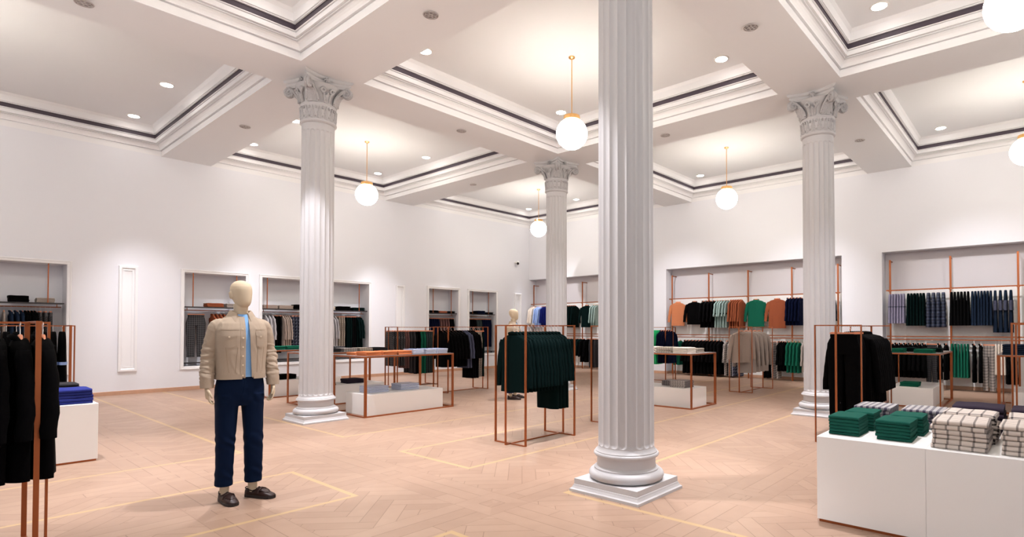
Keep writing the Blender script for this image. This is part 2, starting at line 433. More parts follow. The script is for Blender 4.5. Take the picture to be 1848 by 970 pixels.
for (y0, y1, _, _), ups in zip(NR, ([2.9, 1.64, .39, -.86], [7.83, 6.58, 5.32], [14.06, 12.84, 11.6])):
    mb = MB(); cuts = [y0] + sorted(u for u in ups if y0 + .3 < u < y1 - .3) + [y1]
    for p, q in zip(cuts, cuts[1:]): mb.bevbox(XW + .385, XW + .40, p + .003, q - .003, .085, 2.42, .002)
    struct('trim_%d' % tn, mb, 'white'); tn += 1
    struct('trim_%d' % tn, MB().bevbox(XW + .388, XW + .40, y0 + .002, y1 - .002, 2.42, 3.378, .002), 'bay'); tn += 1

# ------------------------------------------------------------------ columns
def make_column(label, loc):
    t = thing('column', label, 'column', loc, 0, 'fluted columns with carved capitals')
    def sq(h, z): return [(-h, -h, z), (h, -h, z), (h, h, z), (-h, h, z)]
    part('plinth', MB().loft([sq(.3645, 0), sq(.3645, .022), sq(.352, .032), sq(.342, .048), sq(.337, .062), sq(.333, .064), sq(.333, .112)]), 'stone', t)
    pr = [(.30, .112)]
    for k in range(9):
        a = -PI/2 + PI*k/8*0.95; pr.append((.285 + .05*math.cos(a), .158 + .046*math.sin(a)))
    pr += [(.288, .203), (.288, .216), (.272, .222), (.263, .232), (.262, .30), (.268, .312), (.285, .322), (.292, .333), (.292, .343), (.286, .352), (.277, .356), (.277, .364), (.262, .376), (.254, .392), (.2515, .40)]
    part('base', MB().lathe(pr, n=64), 'stone', t, 40)
    # fluted shaft
    zs = [.392, .402]; NF = 20
    zb, zt = .408, 4.585
    rr = .032
    for k in range(7): zs.append(zb + rr*(1 - math.cos(PI/2*k/6)))
    for k in range(1, 12): zs.append(zb + rr + (zt - zb - 2*rr)*k/11)
    for k in range(1, 7): zs.append(zt - rr*(1 - math.sin(PI/2*k/6)))
    zs += [zt + .005, 4.70]
    zs = sorted(set(round(z, 5) for z in zs)); SP = 10
    rings = []
    for z in zs:
        r = .2515 - .0075*(z/4.7)**1.6
        if z <= zb or z >= zt: wd = 0
        elif z < zb + rr: wd = math.sqrt(max(0, 1 - ((zb+rr-z)/rr)**2))
        elif z > zt - rr: wd = math.sqrt(max(0, 1 - ((z-zt+rr)/rr)**2))
        else: wd = 1
        ring = []
        for q in range(NF*SP):
            u = (q % SP)/SP*2 - 1
            W = 0.86*wd; d = 0
            if abs(u) < W: d = .016*math.sqrt(1 - (u/W)**2)*min(1, wd*1.0)
            ang = 2*PI*q/(NF*SP)
            ring.append(((r-d)*math.cos(ang), (r-d)*math.sin(ang), z))
        rings.append(ring)
    part('shaft', MB().loft(rings), 'stone', t, 32)
    # capital
    cp = part('capital', MB().lathe([(.244, 4.69), (.262, 4.70), (.275, 4.712), (.278, 4.726), (.270, 4.742), (.258, 4.748), (.256, 4.98), (.266, 4.99), (.268, 5.004), (.252, 5.012), (.25, 5.06), (.262, 5.14), (.29, 5.22), (.325, 5.285), (.34, 5.30)], n=48), 'stone', t, 40)
    # abacus with concave sides
    def ab(s, z):
        pts = []
        for side in range(4):
            for k in range(9):
                q = k/9; 
                a0 = side*PI/2
                x = -0.385 + 0.77*q
                y = -0.385 + 0.115*math.sin(PI*q)**0.9
                cut = 0.0
                x2, y2 = x*s, y*s
                pts.append((x2*math.cos(a0) - y2*math.sin(a0), x2*math.sin(a0) + y2*math.cos(a0), z))
        return pts
    part('abacus', MB().loft([ab(.86, 5.30), ab(.88, 5.325), ab(.93, 5.335), ab(.93, 5.362), ab(.88, 5.366), ab(.88, 5.374), ab(.97, 5.385), ab(1.0, 5.40), ab(1.0, 5.429)]), 'stone', cp, 40)
    # volutes on the diagonals
    for q in range(4):
        a = PI/4 + q*PI/2; ca, sa = math.cos(a), math.sin(a)
        mb = MB()
        for side in (-1, 1):
            pts = []; rad = []
            for k in range(26):
                th = k/25*3.3*PI; rad_s = .072*(1 - k/25*.82)
                u = .445 + rad_s*math.sin(th)*1.0 - .0; zz = 5.225 + rad_s*math.cos(th)
                off = side*(.018 + .012*k/25)
                pts.append((u*ca - off*sa, u*sa + off*ca, zz)); rad.append(.027 - .011*k/25)
            lead = []
            for k in range(8):
                f = k/8
                u = .27 + .175*f**1.5; zz = 5.03 + .267*f**.75
                off = side*(.075*(1-f) + .018)
                lead.append((u*ca - off*sa, u*sa + off*ca, zz))
            mb.tube(lead + pts, [.018 + .009*k/8 for k in range(8)] + rad, 8)
        mb.ell((.445*ca, .445*sa, 5.225), (.03, .03, .03), 10, 8)
        part('volute', mb, 'carved', cp, 60)
        # big corner leaf
        mb = MB(); rows = []
        for k in range(13):
            f = k/12
            u = .262 + .05*f + .14*f**3; zz = 5.01 + .215*f - .05*max(0, f-.8)/.2
            hw = .085*math.sin(PI*min(1, .25 + .72*f))**.8 * (1 - .25*f)
            row = []
            for c in range(-4, 5):
                g = c/4; off = hw*g*(1 + .16*math.sin(f*26))*1.12
                bulge = .022*(1 - g*g) - .010*abs(math.sin(g*PI*1.5))
                uu = u + bulge
                row.append((uu*ca - off*sa, uu*sa + off*ca, zz))
            rows.append(row)
        back = [[(p[0]*.94, p[1]*.94, p[2]) for p in reversed(r)] for r in rows]
        mb.loft([r + b for r, b in zip(rows, back)])
        part('acanthus_leaf', mb, 'carved', cp, 50)
    for q in range(4):       # side leaves, tendrils and rosette
        a = q*PI/2; ca, sa = math.cos(a), math.sin(a)
        mb = MB()
        for c in (-1, 1):
            pts = []
            for k in range(16):
                th = k/15*2.4*PI; r2 = .042*(1 - k/15*.75)
                off = c*(.07 + r2*math.cos(th)); zz = 5.19 + r2*math.sin(th)
                u = .285 + .05*(zz-5.1)/.2
                pts.append((u*ca - off*sa, u*sa + off*ca, zz))
            stem = [((.262+.012*k)*ca - c*(.035+.006*k)*sa, (.262+.012*k)*sa + c*(.035+.006*k)*ca, 5.02 + .04*k) for k in range(4)]
            mb.tube(stem + pts, .017, 7)
        part('tendril', mb, 'carved', cp, 60)
        mb = MB(); mb.ell((.30*ca, .30*sa, 5.36), (.03, .03, .03), 10, 8)
        for k in range(6):
            th = k*PI/3; off = .036*math.cos(th); zz = 5.36 + .036*math.sin(th)
            mb.ell((.292*ca - off*sa, .292*sa + off*ca, zz), (.018, .018, .018), 8, 6)
        part('rosette', mb, 'carved', cp, 60)
        mb = MB(); rows = []
        for k in range(9):
            f = k/8; u = .252 + .03*f + .05*f**3; zz = 5.01 + .15*f; hw = .05*math.sin(PI*min(1, .3+.65*f))
            row = []
            for c in range(-3, 4):
                g = c/3; off = hw*g; uu = u + .016*(1-g*g)
                row.append((uu*ca - off*sa, uu*sa + off*ca, zz))
            rows.append(row + [(p[0]*.94, p[1]*.94, p[2]) for p in reversed(row)])
        mb.loft(rows); part('acanthus_leaf', mb, 'carved', cp, 50)
    # relief band of upright leaves and lobes
    mb = MB()
    for q in range(16):
        a = q*PI/8; ca, sa = math.cos(a), math.sin(a)
        rows = []
        for k in range(8):
            f = k/7; u = .256 + .012*f; zz = 4.755 + .20*f; hw = .036*math.sin(PI*min(1, .35 + .62*f))*(1 + .18*math.sin(f*19))
            row = []
            for c in range(-3, 4):
                g = c/3; off = hw*g; uu = u + .014*(1 - g*g)
                row.append((uu*ca - off*sa, uu*sa + off*ca, zz))
            rows.append(row + [(p[0]*.95, p[1]*.95, p[2]) for p in reversed(row)])
        mb.loft(rows)
        a2 = a + PI/16; mb.ell((.262*math.cos(a2), .262*math.sin(a2), 4.93), (.020, .020, .028), 8, 6)
        mb.ell((.262*math.cos(a2), .262*math.sin(a2), 4.79), (.016, .016, .02), 8, 6)
    part('leaf_band', mb, 'carved', cp, 50)
    return t
colB = make_column('tall white fluted column standing nearest the camera, right of centre', (4.203, 2.877, 0))
for lab, xy in (('white fluted column on square plinth just behind the standing mannequin', (4.203, 8.829)),
                ('white fluted column on the right, beside the copper rack of long black clothes', (9.978, 2.877)),
                ('farthest white fluted column, behind the central copper rack', (9.978, 8.829))):
    c = copy_tree(colB); c.location = (*xy, 0); c['label'] = lab

# ------------------------------------------------------------------ lamps
def globe_lamp(x, y, label):
    t = thing('globe_pendant', label, 'lamp', (x, y, 0), 0, 'glowing globe pendants on brass rods')
    part('ceiling_rose', MB().lathe([(.055, 6.04), (.055, 6.025), (.04, 6.012), (.012, 6.0)], n=24), 'brass', t, 40)
    part('rod', MB().tube([(0, 0, 6.01), (0, 0, 5.02)], .008, 10), 'brass', t, 60)
    part('collar', MB().lathe([(.02, 5.05), (.135, 5.035), (.14, 5.0), (.14, 4.965), (.13, 4.955)], n=32), 'brass', t, 40)
    part('globe', MB().ell((0, 0, 4.735), (.262, .262, .262), 40, 24), 'globe', t, 180)
    return t
g0 = globe_lamp(7.17, 6.0, 'large glowing globe pendant hanging left of the nearest column')
for x, y, lab in ((7.19, 12.56, 'glowing globe pendant between the mannequin\'s column and the left wall'),
                  (13.32, 12.57, 'farthest glowing globe pendant, close to the room corner'),
                  (13.30, 6.03, 'glowing globe pendant in front of the middle clothes bay'),
                  (7.17, 0.17, 'glowing globe pendant cut off by the upper right picture corner'),
                  (13.3, 0.17, 'glowing globe pendant at the right picture edge, mid height'),
                  (1.30, 0.17, 'added fill globe pendant near the camera, out of the picture'),  # from here on: unseen pendants added to brighten the near and left side
                  (-.35, 11.3, 'added fill globe pendant over the far left bay, out of the picture'),
                  (1.30, 5.60, 'added fill globe pendant above the left foreground rack, out of the picture')):
    c = copy_tree(g0); c.location = (x, y, 0); c['label'] = lab

def aim(parent, z, target, energy, size, blend):
    ld = bpy.data.lights.new('downlight_beam', 'SPOT'); ld.energy = energy; ld.color = SPOT_COL
    ld.spot_size = math.radians(size); ld.spot_blend = blend; ld.shadow_soft_size = 0.06
    lo = bpy.data.objects.new('downlight_beam', ld); C.objects.link(lo); lo.parent = parent; lo.location = (0, 0, z)
    d = Vector(target) - (parent.location + Vector((0, 0, z))); lo.rotation_euler = d.to_track_quat('-Z', 'Y').to_euler()
def spotlight(parent, z, energy, size, blend=0.5, tilt=(0, 0), col=SPOT_COL):
    ld = bpy.data.lights.new('downlight_beam', 'SPOT'); ld.energy = energy; ld.color = col
    ld.spot_size = math.radians(size); ld.spot_blend = blend; ld.shadow_soft_size = 0.05
    lo = bpy.data.objects.new('downlight_beam', ld); C.objects.link(lo); lo.parent = parent
    lo.location = (0, 0, z); lo.rotation_euler = (math.radians(tilt[0]), math.radians(tilt[1]), 0)
RIM = MB().lathe([(.100, 6.030), (.112, 6.030), (.126, 6.036), (.126, 6.041), (.100, 6.041)], n=28).mesh('rim', 'plastic', 40)
LENS = MB().lathe([(.099, 6.041), (.099, 6.029), (.094, 6.0275)], n=24).mesh('lens', 'lamp', 40)
# x, y, kind, label
DL = [(3.06, 12.48, 'g', 'recessed downlight in the left rear ceiling bay, nearer one'),
      (3.06, 14.86, 'w', 'recessed downlight near the left wall cornice, above the tall wall panel'),
      (5.45, 12.50, 'g', 'recessed downlight seen just left of the mannequin\'s column capital'),
      (5.45, 14.88, 'w', 'recessed downlight by the cornice left of the mannequin\'s column'),
      (8.87, 12.50, 'g', 'recessed downlight right of the left globe pendant, front one'),
      (8.87, 14.88, 'w', 'recessed downlight by the cornice right of the left globe pendant'),
      (5.44, 7.71, 'g', 'recessed downlight at the left corner of the bright central bay'),
      (8.86, 7.71, 'g', 'recessed downlight partly behind the large globe pendant'),
      (8.86, 4.10, 'g', 'recessed downlight at the right side of the bright central bay'),
      (5.44, 4.10, 'g', 'recessed downlight of the central bay hidden behind the nearest column'),
      (8.85, 1.71, 'g', 'recessed downlight in the upper right ceiling bay'),
      (15.17, 1.71, 'w', 'recessed downlight above the right clothes bay'),
      (15.20, 4.10, 'w', 'recessed downlight above the middle bay, behind the right column'),
      (15.24, 7.74, 'w', 'recessed downlight left of the middle globe pendant'),
      (15.21, 12.52, 'w', 'recessed downlight right of the farthest column'),
      (15.26, 14.92, 'w', 'recessed downlight in the far corner of the room'),
      (11.70, 14.90, 'w', 'recessed downlight above the two narrow wall niches'),
      (11.10, 7.74, 'c', 'recessed downlight that shines on the farthest column'),
      (3.06, 7.71, 'c', 'recessed downlight that shines on the mannequin\'s column'),
      (3.06, 4.10, 'c', 'recessed downlight that shines on the nearest column'),
      (0.60, 14.88, 'w', 'recessed downlight above the leftmost wall niche'),
      (0.60, 7.71, 'g', 'recessed downlight above the left display bench'),
      (11.10, 4.10, 'n', 'recessed downlight aimed at the middle clothes bay'),
      (11.10, 12.50, 'n', 'recessed downlight aimed at the corner clothes bay'),
      (11.10, 1.71, 'g', 'recessed downlight above the right display table'),
      (5.44, 1.71, 'g', 'recessed downlight above the right white bench')]
DLG = {}
for x, y, k, lab in DL:
    t = thing('downlight', lab, 'ceiling light', (x, y, 0), 0, 'round recessed downlights in the coffers')
    link('rim', RIM, t); link('lens', LENS, t)
    if k == 'w': spotlight(t, 6.02, SPOT_W*.7, 25, 0.8)
    if y > 12.4 and y < 12.6 and x < 10: aim(t, 6.02, (x + .3, YW + .2, 1.1), SPOT_W*.95, 36, 1.0)
    if 11 < x < 12 and y < 14: aim(t, 6.02, (XW + .3, y + (-.8 if y < 2 else .9 if y < 5 else 1.0), 1.5), SPOT_W*1.3, 44, 1.0)
    elif k == 'c': spotlight(t, 6.02, SPOT_W*1.3, 62, 0.25)
    elif k == 'g': spotlight(t, 6.02, SPOT_W*1.1, 56, 0.8)

def rosette():
    t = thing('ceiling_vent', 'ornate round metal vent in the beam above, left of the large globe', 'vent', (0, 0, 0), 0, 'round pierced vents in the beams')
    part('backing', MB().lathe([(.088, 5.429), (.088, 5.424), (.03, 5.4235)], n=28), 'grille_dark', t)
    mb = MB()
    for k in range(32):
        pass
    mb.tube([(.092*math.cos(2*PI*k/32), .092*math.sin(2*PI*k/32), 5.422) for k in range(33)], .007, 6)
    for q in range(6):
        c, s = math.cos(q*PI/3), math.sin(q*PI/3)
        mb.tube([(.05*c + .028*math.cos(2*PI*k/14), .05*s + .028*math.sin(2*PI*k/14), 5.420) for k in range(15)], .0055, 6)
    mb.tube([(.02*math.cos(2*PI*k/14), .02*math.sin(2*PI*k/14), 5.420) for k in range(15)], .006, 6)
    part('grille', mb, 'grille', t, 60)
    return t
v0 = rosette(); v0.location = (4.21, 5.85, 0)
v0['label'] = 'ornate round vent in the beam between the two nearest left columns'
for x, y, lab in ((7.11, 2.88, 'ornate round vent in the beam right of the nearest column\'s top'),
                  (7.11, 8.84, 'ornate round vent in the beam left of the large globe pendant'),
                  (9.98, 5.85, 'ornate round vent in the beam just right of the nearest column'),
                  (4.21, 11.9, 'ornate round vent in the beam left of the mannequin\'s column'),
                  (9.98, 11.9, 'ornate round vent in the far beam near the left wall'),
                  (12.9, 2.88, 'ornate round vent in the beam right of the right column'),
                  (1.32, 8.86, 'ornate round vent at the top left picture edge')):
    c = copy_tree(v0); c.location = (x, y, 0); c['label'] = lab

# security camera
t = thing('security_camera', 'small white bullet security camera on the left wall near the corner', 'camera', (15.06, YW, 3.98))
part('bracket', MB().tube([(0, 0, .02), (0, -.09, .03)], [.045, .03], 14), 'plastic', t, 40)
part('housing', MB().tube([(.10, -.06, .045), (.05, -.10, .02), (-.10, -.26, -.04)], [.05, .062, .06], 16), 'plastic', t, 50)
part('lens', MB().tube([(-.095, -.256, -.038), (-.112, -.274, -.045)], [.052, .045], 16), 'lens', t, 50)

# ------------------------------------------------------------------ shop furniture
def barbox(mb, a, b, wx, wy):
    """axis aligned bar from a to b with cross-section half sizes"""
    x0, x1 = sorted((a[0], b[0])); y0, y1 = sorted((a[1], b[1])); z0, z1 = sorted((a[2], b[2]))
    if z1 - z0 > max(x1-x0, y1-y0): mb.box(x0-wx, x1+wx, y0-wy, y1+wy, z0, z1)
    elif x1 - x0 > y1 - y0: mb.box(x0, x1, y0-wy, y1+wy, z0-wx, z1+wx)
    else: mb.box(x0-wx, x1+wx, y0, y1, z0-wy, z1+wy)
def rect_frame(axis, a0, a1, c, z1, tw=.014, tn_=.007):
    """closed rectangular frame of flat bar in the plane of `axis`"""
    mb = MB()
    if axis == 'x':
        mb.box(a0-tn_, a0+tn_, c-tw, c+tw, 0, z1); mb.box(a1-tn_, a1+tn_, c-tw, c+tw, 0, z1)
        mb.box(a0+tn_, a1-tn_, c-tw, c+tw, 0, 2*tn_); mb.box(a0+tn_, a1-tn_, c-tw, c+tw, z1-2*tn_, z1)
    else:
        mb.box(c-tw, c+tw, a0-tn_, a0+tn_, 0, z1); mb.box(c-tw, c+tw, a1-tn_, a1+tn_, 0, z1)
        mb.box(c-tw, c+tw, a0+tn_, a1-tn_, 0, 2*tn_); mb.box(c-tw, c+tw, a0+tn_, a1-tn_, z1-2*tn_, z1)
    return mb
def rack(label, x, y, length, rz=0, ext=.08, half=.27, H=1.5):
    """free-standing copper rack, spine along local x, centre at x,y"""
    t = thing('clothes_rack', label, 'clothes rack', (x, y, 0), rz, 'free-standing copper clothes racks')
    L = length/2
    part('end_frame', rect_frame('y', -half, half, -L, H), 'copper', t)
    part('end_frame', rect_frame('y', -half, half, L, H), 'copper', t)
    part('spine_frame', rect_frame('x', -L-ext, L+ext, 0, H-.003, .012), 'copper', t)
    return t
rack('copper clothes rack in the centre, holding dark green jackets', 5.38, 5.12, .94)
rack('copper clothes rack mostly hidden behind the nearest column', 7.39, 5.12, .94)
rack('copper clothes rack by the left wall holding checked and green trousers', 8.36, 12.35, 1.20)
rack('copper clothes rack by the left wall holding black and grey coats', 8.44, 10.47, 1.18)
rack('copper clothes rack in front of the middle bay with grey shirts', 12.92, 5.26, 1.25)
rack('copper clothes rack behind the nearest column with bright green and navy jackets', 13.68, 8.45, 1.15, PI/2)
rack('copper clothes rack on the right holding long black coats and trousers', 8.42, 1.96, 1.75)
rack('dark copper clothes rack in the left foreground full of black coats', -.12, 5.13, 1.30)
rack('copper clothes rack behind the left bench with blue-collared black dresses', .80, 10.3, 1.22)
rack('empty-looking copper clothes rack at the right picture edge', 6.34, -.08, .94)

def table(label, x0, x1, y0, y1, H=1.0):
    t = thing('display_table', label, 'table', (0, 0, 0), 0, 'copper framed display tables')
    cx, cy = (x0+x1)/2, (y0+y1)/2; t.location = (cx, cy, 0)
    a, b = (x1-x0)/2, (y1-y0)/2
    for sx, sy in ((-1, -1), (1, 1)): part('leg', MB().box(min(sx*a, sx*(a-.045)), max(sx*a, sx*(a-.045)), min(sy*b, sy*(b-.02)), max(sy*b, sy*(b-.02)), 0.02, H-.03), 'copper', t)
    for sx, sy in ((1, -1), (-1, 1)): part('leg', MB().box(min(sx*a, sx*(a-.02)), max(sx*a, sx*(a-.02)), min(sy*b, sy*(b-.045)), max(sy*b, sy*(b-.045)), 0.02, H-.03), 'copper', t)
    def ring(z0, z1, w):
        mb = MB(); mb.box(-a, a, -b, -b+w, z0, z1); mb.box(-a, a, b-w, b, z0, z1); mb.box(-a, -a+w, -b+w, b-w, z0, z1); mb.box(a-w, a, -b+w, b-w, z0, z1); return mb
    part('base_frame', ring(0, .02, .045), 'copper', t); part('top_frame', ring(H-.03, H-.006, .035), 'copper', t)
    part('table_top', MB().box(-a+.004, a-.004, -b+.004, b-.004, H-.006, H), M['top'] if 'top' in M else 'white', t)
    return t
M['top'] = mat('smoked_top', (0.30, 0.26, 0.25), 0.25)
table('copper table just right of the mannequin\'s column, with orange and striped piles', 4.78, 6.58, 8.38, 9.42)
table('copper table behind the striped-shirt table, topped with checked piles', 4.78, 6.56, 10.28, 11.26)
table('copper table nearest the left wall, with green folded piles', 4.85, 6.66, 12.28, 13.26)
table('copper table right of the nearest column with taupe folded piles', 9.05, 10.06, 4.79, 6.57)
table('copper table with green folded piles in front of the right bay', 12.02, 13.81, 1.40, 2.37)
table('copper table at the right edge carrying dark folded clothes', 12.13, 13.90, -.40, .60)
def block(label, x0, x1, y0, y1, H=.35, z=.0, cat='display block', lip=False):
    t = thing('display_block', label, cat, ((x0+x1)/2, (y0+y1)/2, z), 0, 'white display blocks')
    a, b = (x1-x0)/2, (y1-y0)/2
    part('box', MB().bevbox(-a, a, -b, b, .012 if lip else .0, H, .004), 'white', t)
    return t
block('long white block under the striped-shirt table', 4.93, 6.44, 8.52, 9.26)
block('long white block under the table of checked piles', 4.93, 6.38, 10.42, 11.10)
block('long white block under the table nearest the left wall', 5.0, 6.50, 12.42, 13.10)
block('white block under the table of taupe piles', 9.21, 9.86, 4.90, 6.42)
block('white block under the green-pile table on the right', 12.2, 13.62, 1.54, 2.26)
block('white block under the table at the right edge', 12.4, 13.7, -.3, .42)
def bench(label, x0, x1, y0, y1, H, seams, axis):
    t = thing('display_bench', label, 'bench', ((x0+x1)/2, (y0+y1)/2, 0), 0, 'white display benches')
    a, b = (x1-x0)/2, (y1-y0)/2
    part('base', MB().box(-a+.012, a-.012, -b+.012, b-.012, 0, .022), 'copper', t)
    cuts = [-(b if axis == 'y' else a)] + seams + [(b if axis == 'y' else a)]
    for k in range(len(cuts)-1):
        p, q = cuts[k] + .0004, cuts[k+1] - .0004
        part('module', MB().bevbox(-a, a, p, q, .022, H, .003) if axis == 'y' else MB().bevbox(p, q, -b, b, .022, H, .003), 'white', t)
    return t
bench('large white bench in the right foreground covered with folded clothes', 4.45, 5.72, -1.45, 1.31, .64, [-.02, .68], 'y')
bench('white bench in the left background with folded blue jeans', -1.30, 1.36, 7.95, 8.85, .63, [0.0], 'x')

# wall rail units in the right-hand niches
def wall_unit(label, ys, y0, y1, low=True):
    t = thing('wall_rail_unit', label, 'clothes rail', (15.95, 0, 0), 0, 'copper rail units in the right wall bays')
    for y in ys:
        part('upright', MB().box(-.012, .012, y-.02, y+.02, 0, 3.18), 'copper', t)
        part('wall_hook', MB().box(.012, .289, y-.012, y+.012, 3.14, 3.165), 'copper', t)
    part('upper_rail', MB().box(-.05, -.026, y0, y1, 2.395, 2.425), 'copper', t)
    for y in ys: part('rail_bracket', MB().box(-.05, -.012, y-.03, y+.03, 2.38, 2.395), 'copper', t)
    part('upper_rail', MB().box(-.012, .012, y0, y1, 1.25, 1.275), 'copper', t)
    part('lower_rail', MB().box(-.05, -.026, y0, y1, 1.175, 1.20), 'copper', t)
    return t
wall_unit('copper rail unit filling the middle wall bay', [9.11, 7.83, 6.58, 5.32, 4.12], 4.06, 9.20)
wall_unit('copper rail unit filling the right wall bay', [2.9, 1.64, .39, -.86], -1.9, 2.98)
wall_unit('copper rail unit in the corner bay behind the farthest column', [15.3, 14.06, 12.84, 11.6, 10.45], 10.32, 15.42)

# suspended shelves in the left-wall niches
def niche_unit(label, x0, x1, rods, zs=1.985):
    t = thing('suspended_shelf', label, 'shelf', ((x0+x1)/2, YW, 0), 0, 'black shelves hung in the left wall niches')
    c = (x0+x1)/2
    part('shelf_board', MB().bevbox(x0-c+.03, x1-c-.03, .02, .40, zs-.022, zs, .003), 'shelf', t)
    for x in rods: part('hanging_rod', MB().box(x-c-.009, x-c+.009, .03, .048, zs, NZ1), 'copper', t)
    part('hanging_rail', MB().tube([(x0-c+.05, .22, 1.90), (x1-c-.05, .22, 1.90)], .010, 8), 'copper', t, 60)
    for x in (x0+.12, x1-.12): part('rail_bracket', MB().box(x-c-.006, x-c+.006, .214, .226, 1.90, zs-.022), 'copper', t)
    part('low_shelf', MB().bevbox(x0-c+.01, x1-c-.01, .04, .42, .615, .635, .002), 'shelf', t)
    for x in (x0+.05, x1-.05): part('foot', MB().box(x-c-.01, x-c+.01, .2, .22, .56, .615), 'shelf', t)
    return t
niche_unit('black shelf in the leftmost wall niche', *NL[0], [.75, 1.82])
niche_unit('black shelf in the niche left of the mannequin\'s head', *NL[1], [4.38, 5.33])
niche_unit('long black shelf in the wide niche behind the mannequin\'s column', *NL[2], [6.06, 8.65])
niche_unit('black shelf in the first narrow niche past the wide one', *NL[3], [11.3, 12.05])
niche_unit('black shelf in the narrow niche nearest the room corner', *NL[4], [13.0, 13.75])

# ------------------------------------------------------------------ garments
PROTO = {}
def sring(cx, cy, z, rx, ry, n=24, e=2.6, rip=0.0, ph=0.0, fr=5):
    out = []
    for i in range(n):
        t = 2*PI*i/n; c, s_ = math.cos(t), math.sin(t)
        x = rx*abs(c)**(2/e)*(1 if c >= 0 else -1); y = ry*abs(s_)**(2/e)*(1 if s_ >= 0 else -1)
        y += rip*math.sin(x/rx*fr + ph) ; x *= 1 + .03*rip/.02*math.cos(ph*2 + fr*y)
        out.append((cx + x, cy + y, z))
    return out
def hanger_parts(clip=False, w=.20):
    hk = MB().tube([(0, 0, -.075), (0, 0, -.035), (.012, 0, -.022), (.020, 0, -.004), (.012, 0, .013), (0, 0, .018), (-.014, 0, .010), (-.018, 0, -.003)], .0028, 6).mesh('hook', 'hook', 60)
    mb = MB()
    if clip:
        mb.box(-w, w, -.006, .006, -.095, -.075); mb.box(-w+.02, -w+.05, -.012, .012, -.125, -.07); mb.box(w-.05, w-.02, -.012, .012, -.125, -.07)
    else:
        mb.tube([(-w*.85, 0, -.185), (-w*.5, 0, -.142), (-.06, 0, -.098), (-.02, 0, -.075), (.02, 0, -.075), (.06, 0, -.098), (w*.5, 0, -.142), (w*.85, 0, -.185)], [.009, .010, .011, .012, .012, .011, .010, .009], 8)
    return [('hanger', mb.mesh('hanger', 'hanger', 50), [('hook', hk, [])])]
def top_mesh(m, L, s, hem, t, sl, kind):
    """jacket / shirt / coat / knit. local: rail at z=0, x across the shoulders"""
    zs = [(-.090, .060, .6), (-.105, .085, .8), (-.125, .62*s+.02, .9), (-.15, .88*s, 1.0), (-.185, s, 1.0), (-.25, s*.99, 1.0), (-.36, s*.97, 1.05)]
    nb = 9
    for k in range(1, nb+1):
        f = k/nb; zs.append((-.36 - (L-.36)*f, s*.97 + (hem - s*.97)*f, 1.05 + .15*f))
    rings = []
    rr = random.Random(sum(map(ord, m)) + int(L*100))
    ph = rr.random()*6
    for z, rx, q in zs:
        f = max(0, (-z - .3)/(L-.3))
        rings.append(sring(0, 0, z, rx, t*q, 28, 2.8, .35*t*f + .0015, ph + f*1.2, 6))
    body = MB().loft(rings)
    parts = []
    if kind != 'sleeveless':
        for sd in (-1, 1):
            mb = MB(); rs = []
            for k in range(12):
                f = k/11; z = -.165 - sl*f
                x = sd*(s*.93 + .050*math.sin(f*PI*.55) + .045*f); y = -t*.25*math.sin(f*3) + .004*math.sin(f*17 + sd)
                r = .058*(1 - .30*f)*(1 + .05*math.sin(f*23 + sd)); 
                if k == 0: r *= .62
                rs.append(sring(x, y, z, r, min(r, t*.85), 14, 2.2))
            mb.loft(rs)
            parts.append(('sleeve', mb.mesh('sleeve', m, 60), []))
    if kind in ('shirt', 'jacket', 'coat'):
        mb = MB()
        w = .075
        pts = [(-w, t*.1, -.118), (-w*.9, t*.6, -.085), (0, t*.9, -.078), (w*.9, t*.6, -.085), (w, t*.1, -.118), (w*.45, -t*1.0, -.15), (0, -t*1.1, -.175)]
        mb.tube(pts, [.014, .017, .018, .017, .017, .014, .008], 8)
        mb.tube([(-w, t*.1, -.118), (-w*.45, -t*1.0, -.15), (0, -t*1.1, -.175)], [.017, .014, .008], 8)
        parts.append(('collar', mb.mesh('collar', m, 60), []))
        mb = MB(); mb.box(-.014, .014, -t*1.16, -t*1.02, -L*.97, -.18)
        parts.append(('placket', mb.mesh('placket', m, None), []))
    return body, parts
def trouser_mesh(m, L, wd, t):
    mb = MB()
    rings = [sring(0, 0, -.100, wd*.80, t*.9, 24, 3.4), sring(0, 0, -.140, wd*.81, t, 24, 3.4), sring(0, 0, -.20, wd*.90, t*1.1, 24, 3), sring(0, 0, -.30, wd*1.0, t*1.15, 24, 3), sring(0, 0, -.36, wd*1.0, t*1.1, 24, 3)]
    mb.loft(rings)
    for sd in (-1, 1):
        rs = []
        for k in range(9):
            f = k/8; z = -.30 - (L-.30)*f
            rx = wd*(.49 - .10*f)*(1 + .03*math.sin(f*15 + sd)); rs.append(sring(sd*wd*(.50 + .01*f), .003*math.sin(f*12), z, rx, t*(1.05 - .15*f), 16, 2.6))
        mb.loft(rs)
    wb = MB().loft([sring(0, 0, -.098, wd*.82, t*1.02, 24, 3.4), sring(0, 0, -.132, wd*.83, t*1.08, 24, 3.4)])
    return mb, [('waistband', wb.mesh('waistband', m, 50), [])]
def dress_mesh(m, L, top, hem, t, puff):
    rings = []
    prof = [(-.065, .35), (-.075, .6), (-.10, .75), (-.16, .92), (-.22, 1.0)]
    for z, q in prof: rings.append(sring(0, 0, z, top*q, t*(.5 + .5*q), 28, 2.4))
    n = 14
    for k in range(1, n+1):
        f = k/n; z = -.22 - (L-.22)*f; rx = top + (hem-top)*f
        tt = t*(1.05 + .25*f)
        if puff: tt *= 1 + .16*math.sin(-z/.075*2*PI); rx *= 1 + .03*math.sin(-z/.075*2*PI)
        rings.append(sring(0, 0, z, rx, tt, 28, 2.3, 0 if puff else t*.35*f, 1.3, 9))
    return MB().loft(rings), []
